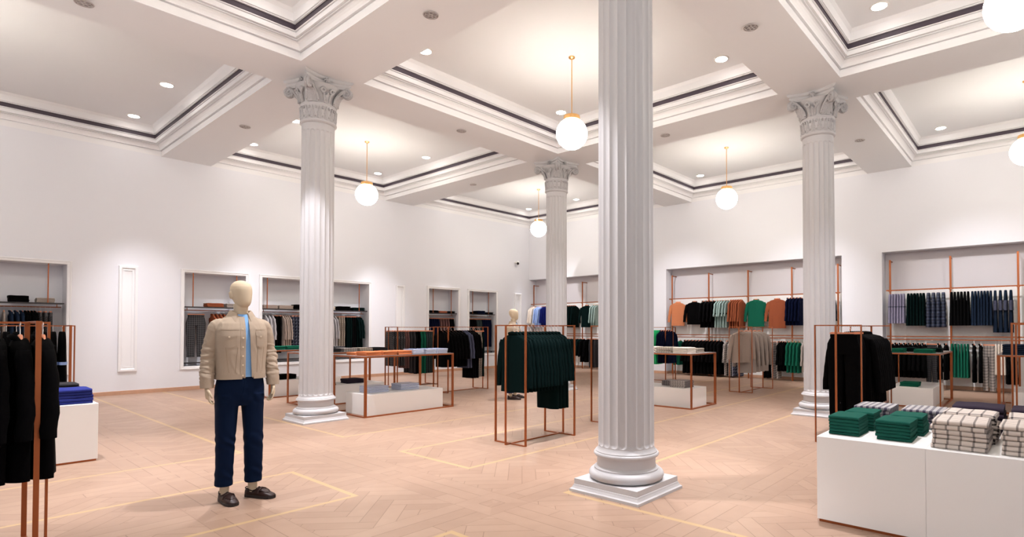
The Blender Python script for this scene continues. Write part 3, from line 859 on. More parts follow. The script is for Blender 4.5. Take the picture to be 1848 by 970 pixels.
def proto(kind, m, L, s=.21, hem=None, t=.030, sl=.56, band=None):
    key = (kind, m, L, s, hem, t, sl, band)
    if key in PROTO: return PROTO[key]
    if kind in ('shirt', 'jacket', 'coat', 'knit', 'sleeveless'):
        body, ps = top_mesh(m, L, s, hem or s, t, min(sl, L-.2), kind); ps = ps + hanger_parts(w=s*.9)
    elif kind == 'trousers': body, ps = trouser_mesh(m, L, s, t); ps = ps + hanger_parts(True, s*.85)
    elif kind in ('dress', 'puffer'): body, ps = dress_mesh(m, L, s, hem or s*1.1, t, kind == 'puffer'); ps = ps + hanger_parts(w=s*.7)
    if band:
        bm_, z0, z1, scl = band
        ps = ps + [('band', MB().loft([sring(0, 0, z0, s*scl, t*1.35, 28, 2.6), sring(0, 0, z1, s*scl, t*1.35, 28, 2.6)]).mesh('band', bm_, 50), [])]
    PROTO[key] = (('cloth_body', body.mesh('cloth_body', m, 60)), ps); return PROTO[key]
NAMES = {'trousers': 'hanging_trousers', 'jacket': 'hanging_jacket', 'shirt': 'hanging_shirt', 'coat': 'hanging_coat', 'knit': 'hanging_sweater', 'sleeveless': 'hanging_vest', 'dress': 'hanging_dress', 'puffer': 'quilted_coat'}
CATS = {'trousers': 'trousers', 'jacket': 'jacket', 'shirt': 'shirt', 'coat': 'coat', 'knit': 'sweater', 'sleeveless': 'top', 'dress': 'dress', 'puffer': 'coat'}
ORD = ['first', 'second', 'third', 'fourth', 'fifth', 'sixth', 'seventh', 'eighth', 'ninth', 'tenth', 'eleventh', 'twelfth', 'thirteenth', 'fourteenth', 'fifteenth', 'sixteenth']
NUM = ['zero', 'one', 'two', 'three', 'four', 'five', 'six', 'seven', 'eight', 'nine', 'ten', 'eleven', 'twelve', 'thirteen', 'fourteen', 'fifteen', 'sixteen']
def garment(kind, m, loc, rz, label, group, **kw):
    (bn, bme), ps = proto(kind, m, **kw)
    t = thing(NAMES[kind], label, CATS[kind], loc, rz, group)
    link(bn, bme, t)
    def add(lst, par):
        for n_, me, sub in lst:
            o_ = link(n_, me, par); add(sub, o_)
    add(ps, t); return t
def run(kind, m, desc, group, a, b, n, rail, jit=.05, face=0.0, sub='', **kw):
    """n garments from a to b; rail=('x',y,z) runs along x, ('y',x,z) runs along y. Order = left to right in the photograph"""
    rr = random.Random(sum(map(ord, desc)))
    if n > 1: kw['t'] = round(min(kw.get('t', .03), abs(b-a)/(n-1)*.52), 4)
    for k in range(n):
        f = .5 if n == 1 else k/(n-1)
        p = a + (b-a)*f
        ax, c, z = rail
        if ax == 'x': loc = (p, c, z); rz = PI/2 + face
        else: loc = (c, p, z); rz = 0 + face
        rz += rr.uniform(-jit, jit)
        label = desc if n == 1 else '%s, %s of %s from the left' % (desc, ORD[k], NUM[n])
        garment(kind, m, loc, rz, label, group, **kw)

# --- right wall, middle bay. rail x ~15.90, upper rail z 2.395 / lower 1.175
UR = ('y', 15.91, 2.385); LR = ('y', 15.91, 1.165)
G = 'clothes on the middle bay upper rail'
run('jacket', 'orange', 'orange-tan jacket facing outwards at the middle bay\'s left end', G, 8.88, 8.88, 1, UR, face=-PI/2+.25, L=.84, s=.215, t=.04)
run('jacket', 'black', 'black jacket facing outwards beside the orange-tan one', G, 8.30, 8.30, 1, UR, face=-PI/2+.3, L=.80, s=.24, t=.045)
run('jacket', 'black', 'black top in middle bay upper rail', G, 7.98, 7.62, 4, UR, L=.90, s=.21, t=.036)
run('shirt', 'sage', 'grey-green shirt with dark band, upper rail', G, 7.52, 7.18, 5, UR, L=.90, s=.20, t=.026, sl=.4, band=('green_dark', -.50, -.46, 1.22))
run('jacket', 'brown', 'reddish brown jacket on upper rail', G, 7.06, 6.76, 5, UR, L=.92, s=.21, t=.03)
run('shirt', 'green', 'bright green shirt facing outwards on the upper rail', G, 6.33, 6.33, 1, UR, face=-PI/2+.2, L=.90, s=.235, t=.045)
run('shirt', 'brown', 'brown shirt facing outwards right of the green one', G, 5.72, 5.72, 1, UR, face=-PI/2+.2, L=.92, s=.235, t=.045)
run('jacket', 'navy', 'navy jacket beside the right column', G, 5.40, 5.05, 5, UR, L=.84, s=.20, t=.034)
run('jacket', 'slate', 'dark slate jacket mostly behind the right column', G, 4.25, 4.25, 1, UR, L=.86, s=.21, t=.034)
G = 'clothes on the middle bay lower rail'
run('knit', 'green', 'green sweater at the middle bay lower rail', G, 8.95, 8.80, 2, LR, L=.86, s=.2, t=.032)
run('coat', 'black', 'long black coat on the lower rail', G, 8.60, 7.42, 11, LR, L=1.10, s=.21, t=.05)
run('coat', 'p_grey', 'grey checked coat beside the long black coats', G, 7.22, 7.10, 2, LR, L=1.11, s=.2, t=.04)
run('trousers', 'p_navy', 'navy checked trousers behind the grey shirts', G, 6.98, 6.80, 2, LR, L=1.12, s=.19, t=.035)
run('trousers', 'black', 'black trousers right of the grey shirts', G, 6.06, 5.96, 2, LR, L=1.12, s=.18, t=.03)
run('trousers', 'p_grey', 'grey checked trousers next to the black ones', G, 5.82, 5.68, 2, LR, L=1.12, s=.18, t=.03)
run('shirt', 'black', 'black shirt on the middle bay lower rail', G, 5.64, 5.50, 3, LR, L=.90, s=.2, t=.03)
run('shirt', 'green', 'green shirt on the middle bay lower rail', G, 5.40, 5.12, 4, LR, L=.93, s=.2, t=.03)
run('shirt', 'grey', 'beige grey shirt close beside the right column', G, 4.98, 4.90, 2, LR, L=.9, s=.2, t=.03)
# --- right bay
G = 'clothes on the right bay upper rail'
run('dress', 'lilac', 'lilac top at left end of right bay', G, 2.90, 2.60, 6, UR, L=.80, s=.13, hem=.17, t=.026, band=('bluegrey', -.40, -.38, 1.12))
run('dress', 'green_dark', 'dark green top on right bay upper rail', G, 2.50, 2.18, 6, UR, L=.86, s=.13, hem=.19, t=.028)
run('puffer', 'puffer', 'striped navy quilted coat on upper rail', G, 2.08, 1.78, 4, UR, L=.90, s=.15, hem=.17, t=.042)
run('dress', 'black', 'black dress on right bay upper rail', G, 1.62, 1.30, 6, UR, L=.86, s=.13, hem=.19, t=.028)
run('dress', 'slate', 'slate blue dress on right bay upper rail', G, 1.22, .88, 7, UR, L=.86, s=.13, hem=.19, t=.026)
run('dress', 'slate', 'long slate belted robe on upper rail', G, .80, .52, 4, UR, L=1.02, s=.14, hem=.11, t=.03, band=('bluegrey', -.52, -.30, 1.25))
run('jacket', 'black', 'black jacket at the right picture edge, upper rail', G, .22, .22, 1, UR, L=.85, s=.21, t=.04)
G = 'clothes on the right bay lower rail'
run('coat', 'black', 'black coat behind the green-pile table', G, 2.86, 2.18, 8, LR, L=.90, s=.20, t=.042)
run('trousers', 'p_black', 'dark checked trousers behind the green-pile table', G, 2.06, 2.0, 1, LR, face=.9, L=1.0, s=.17, t=.03)
run('jacket', 'black', 'black belted jacket left of the green tops', G, 1.87, 1.74, 2, LR, L=.92, s=.2, t=.034)
run('dress', 'green', 'green top on right bay lower rail', G, 1.62, 1.32, 6, LR, L=.85, s=.13, hem=.2, t=.026)
run('jacket', 'black', 'black belted jacket right of the green tops', G, 1.20, 1.08, 2, LR, L=.95, s=.19, t=.03)
run('trousers', 'p_grey', 'long grey checked trousers hanging nearly to floor', G, .93, .93, 1, LR, face=1.1, L=1.13, s=.15, t=.03)
run('dress', 'cream', 'off-white top on right bay lower rail', G, .80, .64, 4, LR, L=.75, s=.12, hem=.15, t=.022)
run('jacket', 'black', 'black jacket behind the right-edge table', G, .58, .46, 2, LR, L=.95, s=.19, t=.034)
# --- corner bay
G = 'clothes in the corner bay'
run('shirt', 'cream', 'cream blouse in corner bay', G, 15.34, 15.18, 3, UR, L=.80, s=.2, t=.03)
run('shirt', 'blue_l', 'light blue shirt in corner bay', G, 15.02, 14.84, 3, UR, L=.86, s=.2, t=.03)
run('shirt', 'royal', 'royal navy shirt in corner bay', G, 14.70, 14.30, 5, UR, L=.86, s=.2, t=.03)
run('jacket', 'green_dark', 'dark green jacket right of farthest column', G, 13.66, 13.15, 6, UR, L=.88, s=.2, t=.035)
run('jacket', 'green_dark', 'dark green jacket facing outwards in the corner bay', G, 12.60, 12.60, 1, UR, face=-PI/2+.3, L=.88, s=.22, t=.045)
run('shirt', 'sage', 'sage green shirt in corner bay', G, 12.28, 12.08, 3, UR, L=.86, s=.2, t=.03)
run('knit', 'green_dark', 'dark green sweater on corner bay lower rail', G, 13.5, 12.9, 5, LR, L=.70, s=.2, t=.04)
run('knit', 'black', 'black sweater on corner bay lower rail', G, 12.75, 12.55, 2, LR, L=.92, s=.2, t=.034)
run('trousers', 'charcoal', 'grey jeans on corner bay lower rail', G, 12.38, 12.15, 3, LR, L=1.1, s=.17, t=.03)
# --- left wall niches: rail z 1.90, y 15.24..15.68
def nrun(kind, m, desc, group, a, b, n, **kw): run(kind, m, desc, group, a, b, n, ('x', YW + .22, 1.885), **kw)
G = 'clothes in the leftmost niche'
nrun('sleeveless', 'grey', 'pale grey top in leftmost niche', G, .92, 1.20, 4, L=.9, s=.17, t=.022)
nrun('shirt', 'slate', 'slate blue shirt in leftmost niche', G, 1.30, 1.46, 3, L=.95, s=.17, t=.03)
nrun('shirt', 'black', 'black shirt in leftmost niche', G, 1.52, 1.66, 4, L=.95, s=.17, t=.026)
nrun('trousers', 'p_black', 'dark checked trousers in leftmost niche', G, 1.72, 1.88, 3, L=.85, s=.16, t=.028)
G = 'clothes in the niche by the mannequin\'s head'
nrun('trousers', 'p_black', 'charcoal checked trousers facing outwards left of the mannequin', G, 4.50, 4.50, 1, face=-PI/2, L=1.12, s=.21, t=.03)
nrun('shirt', 'brown', 'reddish brown shirt behind the mannequin\'s shoulder', G, 4.86, 5.28, 6, L=.95, s=.17, t=.028)
G = 'clothes in the wide left niche'
nrun('shirt', 'greyl', 'light grey shirt in the wide niche', G, 6.08, 6.26, 3, L=.95, s=.16, t=.024)
nrun('trousers', 'black', 'black trousers in the wide niche left part', G, 6.34, 6.44, 2, L=1.08, s=.16, t=.028)
nrun('shirt', 'taupe', 'taupe shirt in the wide niche', G, 6.52, 6.68, 4, L=.98, s=.16, t=.024)
nrun('trousers', 'p_navy', 'navy checked trousers in the wide niche', G, 6.76, 7.10, 5, L=1.0, s=.16, t=.03)
nrun('shirt', 'greyl', 'light grey shirt just right of the column', G, 7.84, 8.0, 3, L=1.0, s=.16, t=.024)
nrun('trousers', 'p_taupe', 'taupe checked trousers in the wide niche', G, 8.08, 8.22, 3, L=1.0, s=.16, t=.026)
nrun('trousers', 'green_dark', 'dark green trousers in the wide niche', G, 8.32, 8.44, 3, L=1.05, s=.16, t=.03)
nrun('trousers', 'black', 'black trousers in the wide niche right part', G, 8.50, 8.56, 2, L=1.05, s=.16, t=.03)
nrun('knit', 'green_dark', 'dark green sweater at the wide niche right end', G, 8.64, 8.78, 3, L=1.0, s=.15, t=.03)
G = 'clothes in the two narrow niches'
nrun('trousers', 'navy', 'blackish navy trousers in the left narrow niche', G, 11.24, 11.58, 5, L=1.05, s=.16, t=.034)
nrun('trousers', 'p_brown', 'brown checked trousers in the left narrow niche', G, 11.68, 12.0, 4, L=.95, s=.16, t=.034)
nrun('trousers', 'black', 'black trousers in the left narrow niche', G, 12.10, 12.20, 2, L=1.1, s=.16, t=.03)
nrun('trousers', 'black', 'black trousers in the right narrow niche', G, 12.94, 13.20, 4, L=1.05, s=.16, t=.034)
nrun('trousers', 'p_green', 'dark green checked trousers in the right narrow niche', G, 13.30, 13.46, 3, L=1.05, s=.16, t=.03)
nrun('trousers', 'navy', 'navy trousers in the right narrow niche', G, 13.56, 13.92, 5, L=1.1, s=.16, t=.034)
# --- racks (hang from the top bar, z 1.48)
def rrun(kind, m, desc, group, a, b, n, y, **kw): run(kind, m, desc, group, a, b, n, ('x', y, 1.478), **kw)
G = 'clothes on the central rack'
rrun('jacket', 'green_dark', 'dark green jacket on central rack', G, 4.97, 5.53, 10, 5.12, L=.83, s=.215, t=.036, sl=.60)
rrun('coat', 'green_dark', 'longer blackish green coat on central rack', G, 5.60, 5.80, 4, 5.12, L=1.10, s=.20, t=.036)
G = 'clothes on the rack behind the nearest column'
rrun('dress', 'navy', 'long dark navy dress left of the nearest column', G, 7.12, 7.7, 7, 5.12, L=1.12, s=.17, hem=.22, t=.04)
G = 'clothes on the checked-trouser rack'
rrun('trousers', 'p_black', 'dark checked trousers on the left-wall rack', G, 7.72, 8.02, 5, 12.35, L=.95, s=.19, t=.034)
rrun('trousers', 'p_brown', 'brown checked trousers on the left-wall rack', G, 8.08, 8.16, 2, 12.35, L=1.02, s=.19, t=.034)
rrun('trousers', 'charcoal', 'charcoal trousers on the left-wall rack', G, 8.24, 8.34, 2, 12.35, L=1.15, s=.19, t=.034)
rrun('trousers', 'black', 'black trousers on the left-wall rack', G, 8.40, 8.48, 2, 12.35, L=1.18, s=.19, t=.034)
rrun('trousers', 'green', 'green trousers on the left-wall rack', G, 8.54, 8.64, 2, 12.35, L=1.18, s=.19, t=.03)
rrun('trousers', 'p_green', 'dark green checked trousers on the left-wall rack', G, 8.70, 8.92, 4, 12.35, L=1.18, s=.19, t=.03)
G = 'clothes on the black coat rack by the left wall'
rrun('jacket', 'black', 'black jacket on the left-wall coat rack', G, 7.86, 8.42, 7, 10.47, L=.90, s=.21, t=.05)
rrun('coat', 'bluegrey', 'slate grey coat on the left-wall coat rack', G, 8.50, 8.58, 2, 10.47, L=.95, s=.21, t=.035)
rrun('coat', 'black', 'long black coat on the left-wall coat rack', G, 8.66, 8.80, 3, 10.47, L=1.20, s=.21, t=.04)
rrun('trousers', 'p_taupe', 'taupe checked trousers on the coat rack', G, 8.86, 8.93, 2, 10.47, L=1.18, s=.18, t=.03)
rrun('trousers', 'green_dark', 'dark green trousers at the coat rack end', G, 8.98, 9.01, 2, 10.47, L=1.18, s=.18, t=.02)
G = 'clothes on the grey shirt rack'
rrun('shirt', 'taupe', 'darker taupe shirt at the left end of the grey shirt rack', G, 12.34, 12.34, 1, 5.26, face=-2.25, L=.80, s=.24, t=.05)
rrun('shirt', 'grey', 'grey shirt on the rack before the middle bay', G, 12.62, 13.40, 4, 5.26, face=-2.25, L=1.05, s=.23, t=.07, sl=.74)
G = 'clothes on the bright green and navy rack'
for k in range(4): garment('dress', 'emerald', (13.68, 8.40 - .05*k, 1.478), 0, 'bright emerald green dress beside the nearest column, %s of four from the left' % ORD[k], G, L=1.02, s=.19, hem=.2, t=.026)
for k in range(5): garment('jacket', 'navy', (13.68, 8.14 - .075*k, 1.478), 0, 'navy jacket right of the bright green dresses, %s of five from the left' % ORD[k], G, L=.98, s=.23, t=.04)
G = 'black clothes on the right rack'
rrun('trousers', 'black', 'long black trousers on the right rack', G, 7.84, 8.10, 4, 1.96, L=1.20, s=.20, t=.045)
rrun('coat', 'black', 'long black coat on the right rack', G, 8.20, 9.06, 9, 1.96, L=1.06, s=.25, t=.05, sl=.7)
G = 'black coats on the foreground rack'
rrun('coat', 'black', 'long black coat on the left foreground rack', G, -.62, .58, 12, 5.13, L=1.00, s=.22, t=.05)
G = 'black dresses behind the left bench'
rrun('dress', 'black', 'plain black dress behind the left bench', G, .72, 1.10, 5, 10.3, L=.82, s=.18, hem=.2, t=.04)
rrun('dress', 'black', 'black dress with pale blue collar and belt', G, 1.17, 1.36, 3, 10.3, L=1.05, s=.18, hem=.2, t=.038, band=('blue_l', -.52, -.48, 1.04))

# ------------------------------------------------------------------ folded clothes
FP = {}
def folded(m, w, d, h, collar=False):
    m = m.replace('p_', 'f_')
    """one folded garment: w along x, d along y, h thick; soft hairpin fold facing -y"""
    key = (m, w, d, h, collar)
    if key in FP: return FP[key]
    mb = MB(); rings = []
    nx = 15
    q = h/2
    for i in range(nx):
        f = i/(nx-1); u = -1 + 2*f
        edge = (1 - abs(u)**10)
        sc = .86 + .14*edge
        x = u*w/2 + .0
        pts = []
        dd = d/2*(1 - .03*(1-edge)) ; hh = q*sc*(1 + .05*math.sin(u*5 + d*40))
        wob = .04*h*math.sin(u*9 + h*900)
        # outer front fold
        for k in range(9):
            a = -PI/2 - PI*k/8
            pts.append((x, -dd + q + q*math.cos(a)*1.0, hh + hh*math.sin(a)))
        for k in range(1, 6): pts.append((x, -dd + q + (2*dd-2*q)*k/6, 2*hh + wob*math.sin(k)))
        # back end of the top layer
        for k in range(4):
            a = PI/2 - PI*k/3; pts.append((x, dd - q*.5 + q*.5*math.cos(a), 1.5*hh + .5*hh*math.sin(a)))
        pts.append((x, dd - q*1.6, hh))
        for k in range(4):
            a = PI/2 - PI*k/3; pts.append((x, dd - q*.5 + q*.5*math.cos(a), .5*hh + .5*hh*math.sin(a)))
        rings.append(pts)
    mb.loft(rings)
    body = mb.mesh('cloth_body', m, 60); ps = []
    if collar:
        c = MB().tube([(-.05, -.02, h*.98), (-.055, .03, h*1.05), (0, .055, h*1.12), (.055, .03, h*1.05), (.05, -.02, h*.98)], [.007, .010, .011, .010, .007], 8)
        ps = [('collar', c.mesh('collar', m, 60))]
    FP[key] = (body, ps); return FP[key]
def stack(m, x, y, z, n, desc, group, w=.25, d=.30, h=.022, rz=0.0, name='folded_sweater', cat='sweater', collar=False, jit=.006):
    rr = random.Random(sum(map(ord, desc)))
    for k in range(n):
        last = collar and k == n-1
        me, ps = folded(m, w, d, h, last)
        lab = desc if n == 1 else ('%s, %s up' % (desc, ORD[k]) if k < n-1 else '%s, top one' % desc)
        assert len(lab.split()) <= 16, lab
        o = link(name, me); tag(o, lab, cat, group)
        o.location = (x + rr.uniform(-jit, jit), y + rr.uniform(-jit, jit), z + k*h*1.0 + .0005); o.rotation_euler = (0, 0, rz + rr.uniform(-.03, .03))
        for pn, pm in ps: link(pn, pm, o)
R9 = -PI/2
G = 'green folded sweaters on the foreground bench'
stack('green_knit', 4.74, 1.16, .64, 6, 'green folded sweater, front left pile on the foreground bench', G, w=.21, d=.30, h=.024, rz=R9)
stack('green_knit', 5.07, 1.13, .64, 6, 'green folded sweater, pile behind the front left green one', G, w=.21, d=.28, h=.024, rz=R9)
stack('green_knit', 4.74, .83, .64, 6, 'green folded sweater, front right green pile on bench', G, w=.22, d=.30, h=.024, rz=R9)
stack('green_knit', 5.07, .80, .64, 6, 'green folded sweater, rear right green pile on bench', G, w=.22, d=.28, h=.024, rz=R9)
G = 'checked folded shirts on the foreground bench'
def shirts(m, x, y, n, desc, w=.30, d=.40, h=.030, rz=R9, nm='folded_shirt'): stack(m, x, y, .64, n, desc, G, w=w, d=d, h=h, rz=rz, name=nm, cat='shirt', jit=.01)
shirts('p_white2', 5.47, 1.11, 5, 'grey-white checked shirt, rear pile behind left green sweaters', w=.28, d=.36)
shirts('p_white2', 5.47, .74, 5, 'grey-white checked shirt, rear pile behind right green sweaters', w=.30, d=.36)
shirts('p_white', 4.70, .43, 6, 'cream checked shirt, large front pile on bench', w=.31, d=.36, h=.032)
shirts('p_white', 5.05, .40, 6, 'cream checked shirt, pile just behind the large front one', w=.31, d=.30, h=.034)
shirts('p_white', 4.70, .05, 6, 'cream checked shirt, front pile at right picture edge', w=.31, d=.36, h=.032)
shirts('p_white', 5.05, .03, 6, 'cream checked shirt, second-row pile at right picture edge', w=.31, d=.30, h=.034)
shirts('aubergine', 5.48, .38, 5, 'blackish aubergine trousers pile on bench, left one', w=.32, d=.36, h=.042, nm='folded_trousers')
shirts('aubergine', 5.48, 0.02, 5, 'blackish aubergine trousers pile on bench, right one', w=.32, d=.36, h=.042, nm='folded_trousers')
G = 'folded jeans on the left bench'
def pile(m, x, y, z, n, desc, w=.25, d=.3, h=.02, rz=0.0, nm='folded_sweater', cat='sweater'): stack(m, x, y, z, n, desc, G, w=w, d=d, h=h, rz=rz, name=nm, cat=cat)
for dx, dsc in ((1.14, 'right front'), (.72, 'left front')):
    pile('jean', dx, 8.20, .63, 5, 'bright blue folded jeans, %s pile on left bench' % dsc, w=.36, d=.40, h=.032, nm='folded_jeans', cat='jeans')
pile('charcoal', 1.10, 8.64, .63, 6, 'grey folded jeans behind the bright blue pile', w=.36, d=.34, h=.032, nm='folded_jeans', cat='jeans')
G = 'rust folded sweaters on the copper table'
for k in range(3): pile('rust', 4.98 + .30*k, 8.60, 1.0, 3, 'rust folded sweater on the copper table, %s rust pile' % ['leftmost', 'middle', 'rightmost'][k], w=.27, d=.34, h=.024)
for k in range(2): pile('rust', 5.02 + .32*k, 9.02, 1.0, 2, 'rust folded sweater in the back row, %s pile' % ['left', 'right'][k], w=.27, d=.30, h=.024)
G = 'striped folded shirts on the copper table'
for k in range(3): pile('stripe_blue', 5.86 + .26*k, 8.60, 1.0, 4, 'blue striped folded shirt on the table, %s striped pile' % ['leftmost', 'middle', 'rightmost'][k], w=.22, d=.32, h=.022, nm='folded_shirt', cat='shirt')
for k in range(2): pile('stripe_blue', 5.25 + .62*k, 8.88, .35, 4, 'pale striped folded shirt on the low white block, %s pile' % ['left', 'right'][k], w=.38, d=.32, h=.028, nm='folded_shirt', cat='shirt')
G = 'folded clothes on the checked-pile table'
for k, m_ in enumerate(['p_taupe', 'charcoal', 'p_grey', 'p_taupe', 'charcoal']): pile(m_, 4.98 + .34*k, 10.62, 1.0, 3, 'folded checked shirt on the rear copper table, %s pile from left' % ORD[k], w=.28, d=.34, h=.022, nm='folded_shirt', cat='shirt')
pile('black', 5.25, 10.68, .35, 4, 'black folded clothes on low block, partly behind the column', w=.3, d=.3, h=.026)
pile('aubergine', 5.86, 10.74, .35, 4, 'aubergine folded clothes on low block behind table', w=.36, d=.3, h=.022)
G = 'folded clothes on the table nearest the left wall'
for k in range(3): pile('green', 5.08 + .34*k, 12.56, 1.0, 3, 'emerald folded sweater near the left wall, %s pile from left' % ORD[k], w=.3, d=.34, h=.026)
for k in range(2): pile('p_black', 6.12 + .32*k, 12.56, 1.0, 2, 'charcoal folded shirt on the table nearest the left wall, %s pile' % ['left', 'right'][k], w=.28, d=.34, h=.022, nm='folded_shirt', cat='shirt')
pile('black', 5.32, 12.72, .35, 4, 'black folded clothes right of the mannequin\'s hand', w=.44, d=.34, h=.026)
G = 'taupe folded shirts right of the nearest column'
for k in range(3): pile('p_taupe' if k == 1 else 'cream', 9.40, 5.12 + .34*k, 1.0, 4, 'taupe folded shirt on the table right of column, %s pile from right' % ORD[k], w=.30, d=.34, h=.026, rz=R9, nm='folded_shirt', cat='shirt')
for k in range(2): pile('p_taupe', 9.78, 5.12 + .36*k, 1.0, 3, 'taupe folded shirt in the back row, %s pile from right' % ORD[k], w=.30, d=.28, h=.026, rz=R9, nm='folded_shirt', cat='shirt')
pile('p_grey', 9.45, 5.20, .35, 5, 'grey checked folded shirt on low block, right of column', w=.32, d=.34, h=.026, rz=R9, nm='folded_shirt', cat='shirt')
pile('p_grey', 9.66, 5.52, .35, 4, 'grey checked folded shirt on low block, rear pile', w=.3, d=.3, h=.024, rz=R9, nm='folded_shirt', cat='shirt')
G = 'green folded sweaters on the right tables'
pile('green', 12.3, 2.15, 1.0, 3, 'green folded sweater on the right table, front left pile', w=.30, d=.36, h=.024, rz=R9)
pile('green', 12.3, 1.68, 1.0, 3, 'green folded sweater on the right table, front right pile', w=.30, d=.36, h=.024, rz=R9)
pile('green_dark', 12.9, 2.05, 1.0, 3, 'dark green folded sweater on the right table, rear left pile', w=.30, d=.34, h=.026, rz=R9)
pile('green_dark', 12.9, 1.62, 1.0, 3, 'dark green folded sweater on the right table, rear right pile', w=.30, d=.34, h=.026, rz=R9)
pile('green', 12.5, 1.95, .35, 3, 'green folded sweater on the white block under the right table', w=.30, d=.36, h=.026, rz=R9)
G = 'dark folded clothes at the right edge'
pile('slate', 12.5, .34, 1.0, 5, 'dark slate folded clothes on the right-edge table, left pile', w=.38, d=.4, h=.036, rz=R9)
pile('slate', 12.5, -.08, 1.0, 5, 'dark slate folded clothes on the right-edge table, right pile', w=.38, d=.4, h=.036, rz=R9)
G = 'folded piles on the black niche shelves'
def sp(m, x, n, desc, w=.3, h=.024): pile(m, x, YW + .20, 1.985, n, desc, w=w, d=.30, h=h)
sp('black', 1.40, 5, 'black folded sweater on the leftmost niche shelf', w=.29, h=.026)
sp('grey', 1.79, 4, 'pale grey folded sweater on the leftmost niche shelf', w=.27)
sp('brown', 4.87, 4, 'reddish brown folded sweater on the shelf left of the mannequin', w=.36)
sp('grey', 5.24, 4, 'beige folded sweater on the shelf beside the mannequin\'s head', w=.24)
sp('taupe', 6.16, 4, 'taupe folded sweater at the wide niche left end', w=.36)
sp('taupe', 6.56, 4, 'taupe folded sweater, second pile on the wide niche shelf', w=.36)
sp('black', 6.93, 5, 'black folded sweater just left of the column on the shelf', w=.26, h=.026)
sp('cream', 7.80, 4, 'cream folded sweater mostly behind the column', w=.26)
sp('black', 8.22, 5, 'black folded sweater right of the column on the shelf', w=.36)
sp('green_dark', 8.66, 4, 'dark green folded sweater at the wide niche right end', w=.36)
sp('black', 11.36, 3, 'black folded sweater in the left narrow niche, left pile', w=.36, h=.028)
sp('brown', 11.74, 3, 'brown folded sweater in the left narrow niche', w=.30)
sp('black', 12.07, 3, 'black folded sweater in the left narrow niche, right pile', w=.30)
sp('black', 13.05, 3, 'black folded sweater in the right narrow niche, left pile', w=.34)
sp('navy', 13.44, 4, 'navy folded sweater in the right narrow niche', w=.34, h=.03)
sp('black', 13.82, 3, 'black folded sweater in the right narrow niche, right pile', w=.34)

# ------------------------------------------------------------------ mannequins
def remeshed(name, mb, m, voxel, smooth_it=4, fn=None):
    """join overlapping closed volumes into one continuous skin"""
    me = mb.mesh('tmp', None); o_ = bpy.data.objects.new('tmp', me); C.objects.link(o_)
    r = o_.modifiers.new('r', 'REMESH'); r.mode = 'VOXEL'; r.voxel_size = voxel
    sm_ = o_.modifiers.new('s', 'SMOOTH'); sm_.iterations = smooth_it; sm_.factor = .5
    dg = bpy.context.evaluated_depsgraph_get(); dg.update()
    out = bpy.data.meshes.new_from_object(o_.evaluated_get(dg)); out.name = name
    bpy.data.objects.remove(o_); bpy.data.meshes.remove(me)
    if fn:
        n3 = len(out.vertices)*3; co = [0.0]*n3; no = [0.0]*n3
        out.vertices.foreach_get('co', co); out.vertex_normals.foreach_get('vector', no)
        res = []
        for i in range(0, n3, 3): res += fn(Vector(co[i:i+3]), Vector(no[i:i+3]))[:]
        out.vertices.foreach_set('co', res)
    out.materials.clear(); out.materials.append(M[m])
    for p in out.polygons: p.use_smooth = True
    out.update(); return out
def er(cx, cy, z, rx, ry, n=28, e=2.2, tilt=0.0):
    r = []
    for i in range(n):
        t = 2*PI*i/n; c, s_ = math.cos(t), math.sin(t)
        x = rx*abs(c)**(2/e)*(1 if c >= 0 else -1); y = ry*abs(s_)**(2/e)*(1 if s_ >= 0 else -1)
        r.append((cx + x, cy + y, z + tilt*x))
    return r
ARM = {}
for sd in (-1, 1):   # shoulder, elbow, wrist, knuckles (figure faces -y)
    ARM[sd] = [Vector((sd*.160, .010, 1.490)), Vector((sd*.226, .028, 1.225)), Vector((sd*.246, -.030, .970)), Vector((sd*.243, -.045, .890))]
def limb(mb, pts, rad, n=18):
    # smooth tube through the points
    P2 = []; R2 = []
    for i in range(len(pts)-1):
        for k in range(6):
            f = k/6; P2.append(pts[i].lerp(pts[i+1], f)); R2.append(rad[i] + (rad[i+1]-rad[i])*f)
    P2.append(pts[-1]); R2.append(rad[-1]); 
    for _ in range(2):
        Q = P2[:]
        for i in range(1, len(P2)-1): Q[i] = (P2[i-1] + P2[i]*2 + P2[i+1])/4
        P2 = Q
    mb.tube(P2, R2, n)
